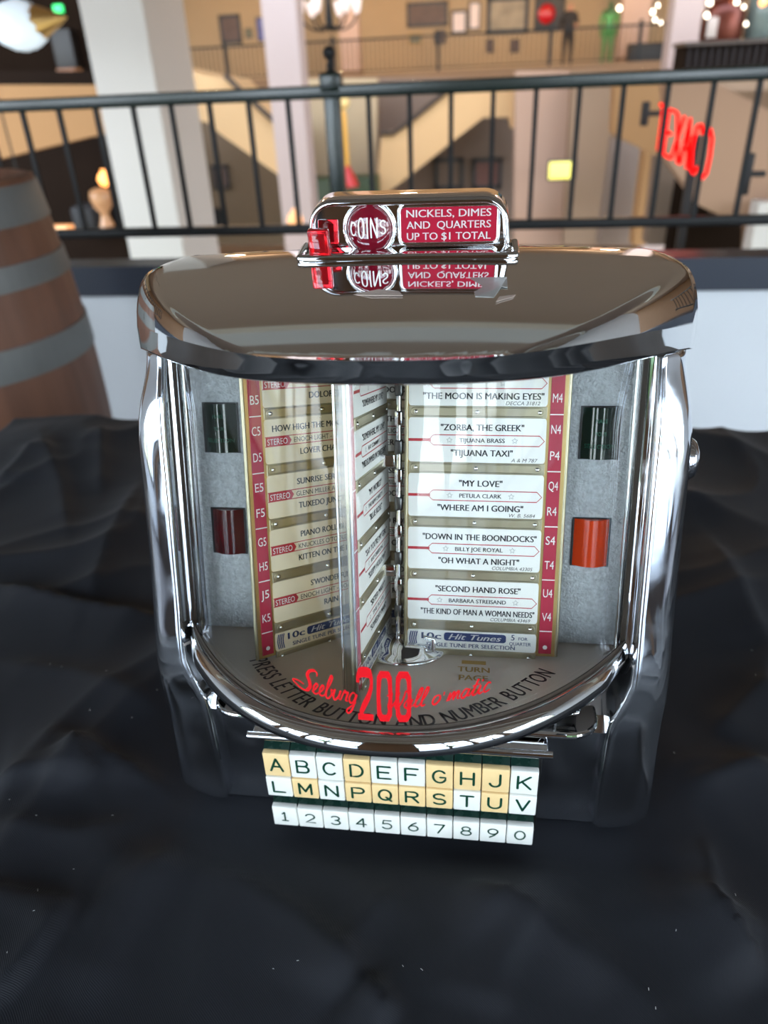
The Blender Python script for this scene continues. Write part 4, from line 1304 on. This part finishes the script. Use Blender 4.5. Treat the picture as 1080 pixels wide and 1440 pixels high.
# --- title pages
PW = 0.0885
CT, CPIT, CH_ = -0.0290, 0.0315, 0.0256
def title_page(Mp, width, strip_left, cards, codes, style, hit=True, kmin=-1, label=None, cardpaper=None):
    """Mp maps page coordinates (u to the right, v up, w towards the reader) into the leaning frame"""
    pap = cardpaper or paper
    vb, vt = -0.1690, 0.0040
    mb = MB()
    mb.box((width / 2, (vb + vt) / 2, -0.0009), (width, vt - vb, 0.0018), brass, bev=0.0003, smooth=False)
    # chrome edge posts
    for u in (0.0, width):
        mb.tube([(u, vb, -0.0009), (u, vt, -0.0009)], 0.0012, brassbar, n=8)
    pg_ = mb.build('title_page', jk, ML @ Mp)
    if label: pg_['label'] = label
    sw, cw = 0.0072, 0.0757
    if strip_left: s0, c0 = 0.0028, 0.0116
    else: s0, c0 = width - 0.0028 - sw, width - 0.0116 - cw
    c1 = min(c0 + cw, width - 0.001)
    c0b = max(c0, 0.0012)
    mb = MB()
    mb.box((s0 + sw / 2, (vb + vt) / 2 + 0.0005, 0.0003), (sw, vt - vb - 0.003, 0.0006), crimson)
    for k in range(kmin, 5):
        v = CT - CPIT * k + 0.0020
        if k < 5: mb.box((s0 + sw / 2, v if k < 4 else v, 0.00066), (sw, 0.0006, 0.0001), white_ink)
        if k < 4:
            for q in (0, 1):
                cd_ = codes[(k - kmin) * 2 + q] if (k - kmin) * 2 + q < len(codes) else ''
                if cd_: mb.text(cd_, s0 + sw / 2, v - 0.0105 - q * 0.0145, 0.0052, white_ink, z=0.00068, w=0.0052, bold=0.0)
    mb.lathe([(0.0013, 0), (0.0001, 0.0001)], white_ink, n=14, M=Matrix.Translation((s0 + sw / 2, CT - CPIT * 4 - 0.008, 0.00066)))
    mb.build('index_strip', pg_)
    for k in range(kmin, 5):
        top = CT - CPIT * k
        ch_ = CH_ if k < 4 else 0.0122
        bot = top - ch_
        cx = (c0b + c1) / 2
        cw_ = c1 - c0b
        mb = MB()
        mb.prism(rrect(cw_, ch_, 0.0022, 4, cx, (top + bot) / 2), 0.0005, pap)
        Z = 0.00062
        fc = (c0 + c0 + cw) / 2
        if k < 4:
            cdt = cards[k - kmin]
            mid = (top + bot) / 2
            def clip(x): return max(c0b + 0.0004, min(c1 - 0.0004, x))
            if style == 'hex':
                mb.strip([(c0b, mid), (c0 + 0.0125, mid)], 0.0016, red_ink, z=Z)
                mb.strip([(c0 + 0.0110, mid), (c0 + 0.0140, mid + 0.0029), (c0 + cw - 0.0035, mid + 0.0029), (c0 + cw - 0.0008, mid), (c0 + cw - 0.0035, mid - 0.0029), (c0 + 0.0140, mid - 0.0029)], 0.0005, red_ink, z=Z, closed=True)
                ar, wA = cdt[1]
                mb.text(ar, fc + 0.003, mid - 0.0012, 0.0025, ink, z=Z, w=wA, bold=0.02)
                for q in (-1, 1):
                    sx_ = fc + 0.003 + q * (wA / 2 + 0.0055)
                    mb.strip([(sx_ + 0.0017 * (1 if i % 2 == 0 else 0.45) * math.sin(i * PI / 5), mid + 0.0017 * (1 if i % 2 == 0 else 0.45) * math.cos(i * PI / 5)) for i in range(10)], 0.0002, ink, z=Z, closed=True)
                off = 0.003
            else:
                for q in (-1, 1):
                    mb.strip([(c0b, mid + q * 0.0026), (c1, mid + q * 0.0026)], 0.0005, red_ink, z=Z)
                xa, xb = clip(c0 + 0.0), clip(c0 + 0.0150)
                if xb - xa > 0.004:
                    mb.poly([(xa, mid - 0.0028), (xb, mid - 0.0028), (min(xb + 0.0018, c1), mid), (xb, mid + 0.0028), (xa, mid + 0.0028)], red_ink, z=Z + 0.0001)
                    mb.text('STEREO', (xa + xb) / 2, mid - 0.0018, 0.0036, white_ink, z=Z + 0.0002, w=0.0128, bold=0.0)
                ar, wA = cdt[1]
                mb.text(ar, c0 + 0.0185, mid - 0.0015, 0.0030, ink, z=Z, w=wA, bold=0.004, align='l')
                off = 0.002
            (ta, wa), (tb_, wb_) = cdt[0][:2], cdt[2][:2]
            da_ = cdt[0][2] if len(cdt[0]) > 2 else 0.0
            mb.text(ta, fc + off + da_, mid + 0.0054, 0.0037, ink, z=Z, w=wa, bold=0.026)
            mb.text(tb_, fc + off, mid - 0.0088, 0.0037, ink, z=Z, w=wb_, bold=0.026)
            if len(cdt) > 3:
                mb.text(cdt[3][0], c0 + cw - 0.004, bot + 0.0010, 0.0021, ink, z=Z, w=cdt[3][1], align='r', shear=0.25)
            nm = 'title_card'
        else:
            for q in range(4):
                mb.strip(catmull([(c0 + 0.0022 + q * 0.0012, top - 0.0015), (c0 + 0.0014 + q * 0.0012, (top + bot) / 2), (c0 + 0.0022 + q * 0.0012, bot + 0.0015)], 5), 0.0007, navy_ink, z=Z)
            mb.text('10c', c0 + 0.0085, top - 0.0060, 0.0042, navy_ink, z=Z, w=0.0115, bold=0.02, align='l')
            mb.poly(rrect(0.0365, 0.0052, 0.0016, 3, c0 + 0.0400, top - 0.0041), navy_ink, z=Z)
            mb.text('Hit Tunes', c0 + 0.0400, top - 0.0057, 0.0036, white_ink, z=Z + 0.0001, w=0.0310, bold=0.014, shear=0.35)
            mb.text('5', c0 + 0.0622, top - 0.0046, 0.0036, navy_ink, z=Z, bold=0.01)
            mb.text('FOR', c0 + 0.0655, top - 0.0044, 0.0020, navy_ink, z=Z, w=0.0052, bold=0.012, align='l')
            mb.text('QUARTER', c0 + 0.0665, top - 0.0078, 0.0022, navy_ink, z=Z, w=0.0125, bold=0.01)
            mb.text('SINGLE TUNE PER SELECTION', c0 + 0.0375, top - 0.0107, 0.0026, navy_ink, z=Z, w=0.052, bold=0.016)
            nm = 'price_card'
        mb.build(nm, pg_)
        # holder bar below the card
        mb = MB()
        bh = CPIT - CH_ if k < 4 else 0.006
        vm = bot - bh / 2
        mb.box(((c0b + c1) / 2, vm, 0.0005), (cw_, bh + 0.0006, 0.0010), brassbar, bev=0.0003, smooth=False)
        mb.tube([(p[0], p[1], 0.0010) for p in rrect(cw_ - 0.003, bh - 0.0012, (bh - 0.0012) / 2 - 0.0001, 5, cx, vm)], 0.00035, brassbar, n=6, closed=True)
        for u in (c0b + 0.004, cx, c1 - 0.004):
            mb.lathe([(0.0013, 0.0009), (0.0013, 0.0014), (0.0008, 0.0018), (0.0001, 0.0019)], chrome, n=10, M=Matrix.Translation((u, vm, 0)))
        mb.build('holder_bar', pg_)
    return pg_
RC = [(('"BLUE VELVET MOON"', .044), ('THE RHYTHM KINGS', .030), ('"THE MOON IS MAKING EYES"', .0655), ('DECCA 31812', .0185)),
      (('"ZORBA, THE GREEK"', .0455), ('TIJUANA BRASS', .025), ('"TIJUANA TAXI"', .034), ('A & M 787', .0145)),
      (('"MY LOVE"', .024), ('PETULA CLARK', .0235), ('"WHERE AM I GOING"', .0480), ('W. B. 5684', .0145)),
      (('"DOWN IN THE BOONDOCKS"', .0645), ('BILLY JOE ROYAL', .0270), ('"OH WHAT A NIGHT"', .0460), ('COLUMBIA 43305', .0230)),
      (('"SECOND HAND ROSE"', .0490), ('BARBARA STREISAND', .0330), ('"THE KIND OF MAN A WOMAN NEEDS"', .0660), ('COLUMBIA 43469', .0230))]
RC[0] = (('', None), ('', .01), RC[0][2], RC[0][3])
LC = [(('', None), ('', .01), ('DOLORES', .0205)), (('HOW HIGH THE MOON', .0500, -0.0100), ('ENOCH LIGHT - LIGHT BRIGADE', .052), ('LOVER CHA CHA', .0350)),
      (('SUNRISE SERENADE', .0410), ('GLENN MILLER ALUMNI ORCH', .048), ('TUXEDO JUNCTION', .0400)), (('PIANO ROLL BLUES', .0390), ("KNUCKLES O'TOOLE", .034), ('KITTEN ON THE KEYS', .0430)),
      (("S'WONDERFUL", .0280), ("ENOCH LIGHT - ROARIN' 20'S", .050), ('RAIN', .0100))]
EC = [(('', None), ('', .01), ('"SOMEWHERE MY LOVE"', .048)), (('"SOMEWHERE, MY LOVE"', .052), ('RAY CONNIFF S', .028), ('"MIDSUMMER IN SWEDEN"', .056)), (('"MY WORLD"', .030), ('THE NEW CHRISTY', .034), ('"BLUE ROSE"', .030)),
      (('"SAY YOU\'RE MY GIRL"', .052), ('RAY ORBISON', .028), ('"SLEEPY HOLLOW"', .042)), (('"SISTER MARY"', .036), ('THE FLUTE', .028), ('"SOMEDAY MAN"', .040))]
def ydir(a, lean=0.0): return (math.cos(a), math.sin(a), 0)
PAGE_UP = (0, 0.035, 1)
title_page(frame((0.0030, 0.0035, 0), (1, 0, 0), PAGE_UP), PW, False, RC, ['L4', 'M4', 'N4', 'P4', 'Q4', 'R4', 'S4', 'T4', 'U4', 'V4'], 'hex', label='open title page at right')
title_page(frame((-0.0832, -0.0215, 0), ydir(math.radians(45)), PAGE_UP), PW, True, LC, ['A5', 'B5', 'C5', 'D5', 'E5', 'F5', 'G5', 'H5', 'J5', 'K5'], 'stereo', label='yellowed title page at left', cardpaper=paper_old)
ang = math.atan2(0.085, 0.0068)
ep = title_page(frame((-0.0200, -0.060, 0), ydir(ang), PAGE_UP), 0.0885, True, EC, ['', '', '', '', '', '', '', '', '', ''], 'hex', label='title page seen nearly edge on')
mb = MB()
mb.box((0.040, -0.082, -0.0042), (0.084, 0.176, 0.0010), plastic)
mb.box((-0.0016, -0.082, -0.0010), (0.0012, 0.176, 0.0075), plastic)
mb.tube([(-0.0012, -0.169, -0.0060), (-0.0012, 0.004, -0.0060)], 0.0007, chrome, n=8)
mb.tube([(-0.0012, -0.169, 0.0012), (-0.0012, 0.004, 0.0012)], 0.0007, chrome, n=8)
mb.build('page_sleeve', ep)
title_page(frame((-0.0160, 0.034, 0), (1, 0, 0), PAGE_UP), 0.060, False, LC, [''] * 10, 'stereo', label='title page standing behind the hinge')

# hinge, tabs, base disc
mb = MB()
hx, hy = -0.0018, 0.008
mb.tube([(hx, hy - 0.006, -0.169), (hx, hy, 0.004)], 0.0016, chrome, n=12)
for k in range(9):
    z = -0.014 - k * 0.0165
    mb.box((hx, hy + z * 0.03, z), (0.0048, 0.0048, 0.0085), steel if k % 2 == 0 else chrome, bev=0.001)
mb.build('hinge_spindle', jk, ML)
for z, wv_ in ((-0.0550, 0), (-0.1215, 0)):
    MB().box((-0.0098, hy - 0.003, z), (0.0115, 0.0012, 0.0072), chrome, bev=0.0004).build('page_tab', jk, ML)
mb = MB()
mb.lathe([(0.026, DZ), (0.027, DZ + 0.0012), (0.025, DZ + 0.0026), (0.018, DZ + 0.003), (0.017, DZ + 0.006), (0.004, DZ + 0.007)], chrome, n=40, M=Matrix.Translation((0.002, 0.004, 0)))
mb.tube([(0.020, -0.004, DZ + 0.003), (0.020, -0.004, DZ + 0.010), (0.014, -0.004, DZ + 0.011)], 0.0015, chrome, n=8)
mb.build('spindle_base', jk, ML)

# --- top cover: a sloping chrome hood
def outline(t):
    """t measured from the front, -pi..pi"""
    c_, s_ = math.cos(t), math.sin(t)
    if c_ >= 0:
        u = t / (PI / 2)
        x = 0.1570 * u
        y = 0.016 - 0.1315 * (1 - abs(u) ** 1.95)
    else:
        e = 4.0
        x = 0.1570 * math.copysign(abs(s_) ** (2 / e), s_)
        y = 0.016 + 0.068 * abs(c_) ** (2 / e)
    return x, y
def ridge(x, y):
    return max(-0.088, min(0.088, x * 0.62)), 0.055
def cover_pt(t, r):
    """r 0 at the rim .. 1 at the ridge"""
    px, py = outline(t)
    qx, qy = ridge(px, py)
    zr = 0.0095 + 0.010 * abs(math.sin(t)) ** 3 if math.cos(t) > 0 else 0.0195
    x, y = px + (qx - px) * r, py + (qy - py) * r
    d = r * math.hypot(qx - px, qy - py)
    top = 0.0650 - 0.36 * (math.sqrt((y - 0.060) ** 2 + 0.0003) - 0.0173) - 0.16 * x * x - 0.4 * max(0, -0.02 - y) ** 2
    edge = zr + 0.070 * math.sqrt(max(0, 1 - (1 - min(d / 0.060, 1)) ** 2)) + max(0, d - 0.05) * 0.4
    k = 0.014
    h = max(k - abs(top - edge), 0) / k
    z = min(top, edge) - h * h * k / 4
    if top < zr + k: z = max(z, zr)
    return (x, y, max(z, zr))
NT = 160
rings = []
def rim_ring(dz, inset, frac=0.0):
    R = []
    for i in range(NT):
        t = -PI + 2 * PI * i / NT
        px, py = outline(t)
        zr = cover_pt(t, 0)[2]
        l = math.hypot(px, py - 0.014)
        ins = inset * (1 - 0.8 * abs(math.sin(t)) ** 6)
        lift = 0.008 * abs(math.sin(t)) ** 6 if math.cos(t) > 0 else 0.008
        z = lift + (zr - lift) * frac + dz
        R.append((px * (1 - ins / l), 0.014 + (py - 0.014) * (1 - ins / l), z))
    return R
rings.append(rim_ring(0.0045, 0.0075))
rings.append(rim_ring(0.0006, 0.0075))
rings.append(rim_ring(-0.0006, 0.0066))
rings.append(rim_ring(-0.0006, 0.0052))
rings.append(rim_ring(0.0002, 0.0044))
rings.append(rim_ring(0.0000, 0.0030, 0.30))
rings.append(rim_ring(0.0000, 0.0012, 0.75))
rings.append(rim_ring(0.0000, 0.0, 1.0))
rim_rings = rings
rings = []
for r in [0.0, 0.006, 0.014, 0.024, 0.037, 0.052, 0.07, 0.09, 0.115, 0.145, 0.18] + [0.22 + 0.04 * i for i in range(20)]:
    if r > 1: r = 1
    rings.append([cover_pt(-PI + 2 * PI * i / NT, min(r, 0.995)) for i in range(NT)])
mb = MB()
mb.loft(rim_rings, chrome)
mb.loft(rings, chrome)
mb.add(rings[-1], [tuple(range(NT))], chrome, True)
tc_ = mb.build('top_cover', jk, ML)
# underside closing plate
mb = MB()
mb.add(rim_ring(0.0040, 0.0074), [tuple(range(NT))], inner)
mb.build('cover_lining', tc_)

def cover_z(x, y):
    best = None
    for i in range(-60, 61):
        t = i * PI / 120
        for r in [k / 60 for k in range(61)]:
            p = cover_pt(t, r)
            d = (p[0] - x) ** 2 + (p[1] - y) ** 2
            if best is None or d < best[0]: best = (d, p[2])
    return best[1]
def patch(pts, m, name, lift=0.0003):
    mb = MB()
    top = [(x, y, cover_z(x, y) + lift) for x, y in pts]
    low = [(x, y, z - lift) for x, y, z in top]
    n = len(pts)
    mb.add(top + low, [tuple(range(n)), tuple(reversed(range(n, 2 * n)))] + [(i, (i + 1) % n, n + (i + 1) % n, n + i) for i in range(n)], m)
    return mb.build(name, tc_)
def atL(px, py):
    """where the sight line meets the cover, in the leaning frame"""
    inv = (Matrix.Translation(jk.location) @ ML).inverted()
    o_ = inv @ CAM
    d_ = inv.to_3x3() @ ray(px, py)
    best = None
    for i in range(-50, 51):
        for r in [k / 70 for k in range(71)]:
            p = Vector(cover_pt(i * PI / 100, r)) - o_
            q = (p - d_ * (p.dot(d_) / d_.dot(d_))).length
            if best is None or q < best[0]: best = (q, p + o_)
    return (best[1].x, best[1].y)
TAPES = [([(660, 391), (714, 391), (717, 405), (704, 406), (696, 418), (672, 417), (668, 407)], tape, 'tape_scrap'),
         ([(492, 413), (535, 408), (564, 411), (565, 418), (520, 418)], residue, 'tape_residue'),
         ([(700, 419), (724, 414), (722, 420), (698, 426)], residue, 'tape_residue')]
for pts, m_, nm in TAPES:
    patch([atL(*p) for p in pts], m_, nm)

# --- coin sign on the cover
MS = ML @ Matrix.Translation((0.0006, 0.0200, 0.0545)) @ Matrix.Rotation(math.radians(24), 4, 'X')
mb = MB()
# tray with a rounded front lip
mb.box((0, 0.012, 0.0), (0.1195, 0.028, 0.0040), chrome, bev=0.0010)
mb.tube(catmull([(-0.0595, 0.020, 0.0020), (-0.0595, 0.004, 0.0020), (-0.0565, 0.0, 0.0020), (-0.03, 0.0, 0.0020), (0.03, 0.0, 0.0020), (0.0565, 0.0, 0.0020), (0.0595, 0.004, 0.0020), (0.0595, 0.020, 0.0020)], 5), 0.0022, chrome, n=12)
sgn = mb.build('coin_sign', jk, MS)
YF, HF = 0.0135, 0.0276
def face_outline(inset=0.0, n=8):
    P = []
    wb, wt, h, r = 0.0575 - inset, 0.0560 - inset, HF - inset, 0.0140 - inset
    P.append((wb, 0.0))
    for i in range(n + 1):
        a = PI / 2 * i / n
        P.append((wt - r + r * math.cos(a), h - r + r * math.sin(a)))
    for i in range(n + 1):
        a = PI / 2 + PI / 2 * i / n
        P.append((-wt + r + r * math.cos(a), h - r + r * math.sin(a)))
    P.append((-wb, 0.0))
    return P
mb = MB()
fo = face_outline()
rg = [[(x, YF + 0.0025, z) for x, z in face_outline(0.0034)], [(x, YF, z) for x, z in face_outline(0.0030)], [(x, YF - 0.0008, z) for x, z in face_outline(0.0018)], [(x, YF, z) for x, z in face_outline(0.0003)],
      [(x, YF + 0.003, z) for x, z in fo], [(x, YF + 0.020, z * 0.97) for x, z in fo], [(x * 0.96, YF + 0.027, z * 0.85) for x, z in fo]]
rg = [[(x, y + 0.15 * z, z) for x, y, z in r] for r in rg]
mb.loft(rg, chrome, closed_u=False)
mb.add(rg[0], [tuple(range(len(fo)))], chrome)
mb.add(rg[-1], [tuple(range(len(fo)))], chrome)
mb.build('sign_housing', sgn)
# face plane matrix: u right, v up, w towards viewer
MF = frame((0, YF + 0.0022, 0), (1, 0, 0), (0, 0.15, 1))
def pill(cx, cz, w, h, r): return rrect(w, h, r, 6, cx, cz)
# instruction panel
mb = MB()
pc, pz, pw, ph = 0.0228, 0.0138, 0.0535, 0.0190
mb.prism(pill(pc, pz, pw, ph, 0.003), 0.0006, sign_red, M=MF, z=0.0)
Mt = MF @ Matrix.Translation((0, 0, 0.0008))
mb.text('NICKELS, DIMES', pc, pz + 0.0040, 0.0041, white_ink, M=Mt, w=0.0465, bold=0.012)
mb.text('AND  QUARTERS', pc, pz - 0.0020, 0.0041, white_ink, M=Mt, w=0.0465, bold=0.012)
mb.text('UP TO $1 TOTAL', pc, pz - 0.0080, 0.0041, white_ink, M=Mt, w=0.0465, bold=0.012)
o = mb.build('instruction_panel', sgn)
o['label'] = 'red instruction panel with white lettering'
mb = MB()
mb.tube([MF @ Vector((p[0], p[1], 0.0009)) for p in pill(pc, pz, pw + 0.0012, ph + 0.0012, 0.0035)], 0.0011, chrome, n=10, closed=True)
mb.build('panel_bezel', sgn)
# domed coins lens
mb = MB()
Mc = MF @ Matrix.Translation((-0.0215, 0.0122, 0))
mb.lathe([(0.0130, 0.0)] + [(0.0130 * math.cos(PI / 2 * i / 12) + 1e-5, 0.0072 * math.sin(PI / 2 * i / 12)) for i in range(1, 13)], dome_red, n=40, M=Mc)
def dome_fn(x, y, _):
    q = min(0.98, (x * x + y * y) / 0.0130 ** 2)
    return (x, y, 0.0072 * math.sqrt(1 - q) + 0.00025)
CO = {'C': [(1, .82), (.75, .98), (.25, .95), (0, .6), (0, .4), (.25, .05), (.75, .02), (1, .18)], 'O': [(.5, 1), (.1, .85), (0, .5), (.1, .15), (.5, 0), (.9, .15), (1, .5), (.9, .85), (.5, 1)],
      'I': [(.5, 0), (.5, .5), (.5, 1)], 'N': [(0, 0), (0, 1), (1, 0), (1, 1)], 'S': [(1, .85), (.6, 1), (.1, .88), (.12, .62), (.85, .4), (.95, .14), (.5, 0), (0, .15)]}
xx = -0.0098
for c_, h_, w_, b_ in (('C', 0.0066, 0.0028, 0.0014), ('O', 0.0105, 0.0030, 0), ('I', 0.0110, 0.0006, -0.0003), ('N', 0.0105, 0.0034, 0), ('S', 0.0068, 0.0028, 0.0020)):
    P = CO[c_]
    if c_ in 'CSO': P = catmull(P, 5)
    else:
        P = [tuple(P[i][k] + (P[i + 1][k] - P[i][k]) * j / 8 for k in (0, 1)) for i in range(len(P) - 1) for j in range(8)] + [P[-1]]
    t = MB()
    t.strip([(xx + p[0] * w_, b_ - 0.0038 + p[1] * h_) for p in P], 0.00085, white_ink)
    mb.add([dome_fn(*v) for v in t.v], t.f, white_ink, False, Mc)
    xx += w_ + 0.0017
o = mb.build('coin_dome', sgn)
o['label'] = 'dark red domed lens lettered COINS'
mb = MB()
mb.tube([Mc @ Vector((0.0139 * math.cos(2 * PI * i / 40), 0.0139 * math.sin(2 * PI * i / 40), 0.0008)) for i in range(40)], 0.0013, chrome, n=10, closed=True)
mb.build('dome_bezel', sgn)
# clear red coin return lever
mb = MB()
mb.box((-0.0480, 0.0030, 0.0098), (0.0118, 0.0052, 0.0150), gem_red, bev=0.0009)
mb.box((-0.0480, 0.0030, 0.0098), (0.0062, 0.0016, 0.0100), mat('red_core', (0.9, 0.08, 0.04), 0.2), bev=0.0003)
o = mb.build('coin_return_lever', sgn)
o['label'] = 'clear red plastic coin return lever'

# --- lock on the right side
mb = MB()
mb.lathe([(0.0125, 0), (0.0125, 0.004), (0.0105, 0.0070), (0.006, 0.0090), (0.0001, 0.0095)], chrome_dusty, n=26, M=Matrix.Translation((0.1560, 0.004, -0.056)) @ Matrix.Rotation(PI / 2, 4, 'Y'))
mb.build('side_lock', jk, MJ)
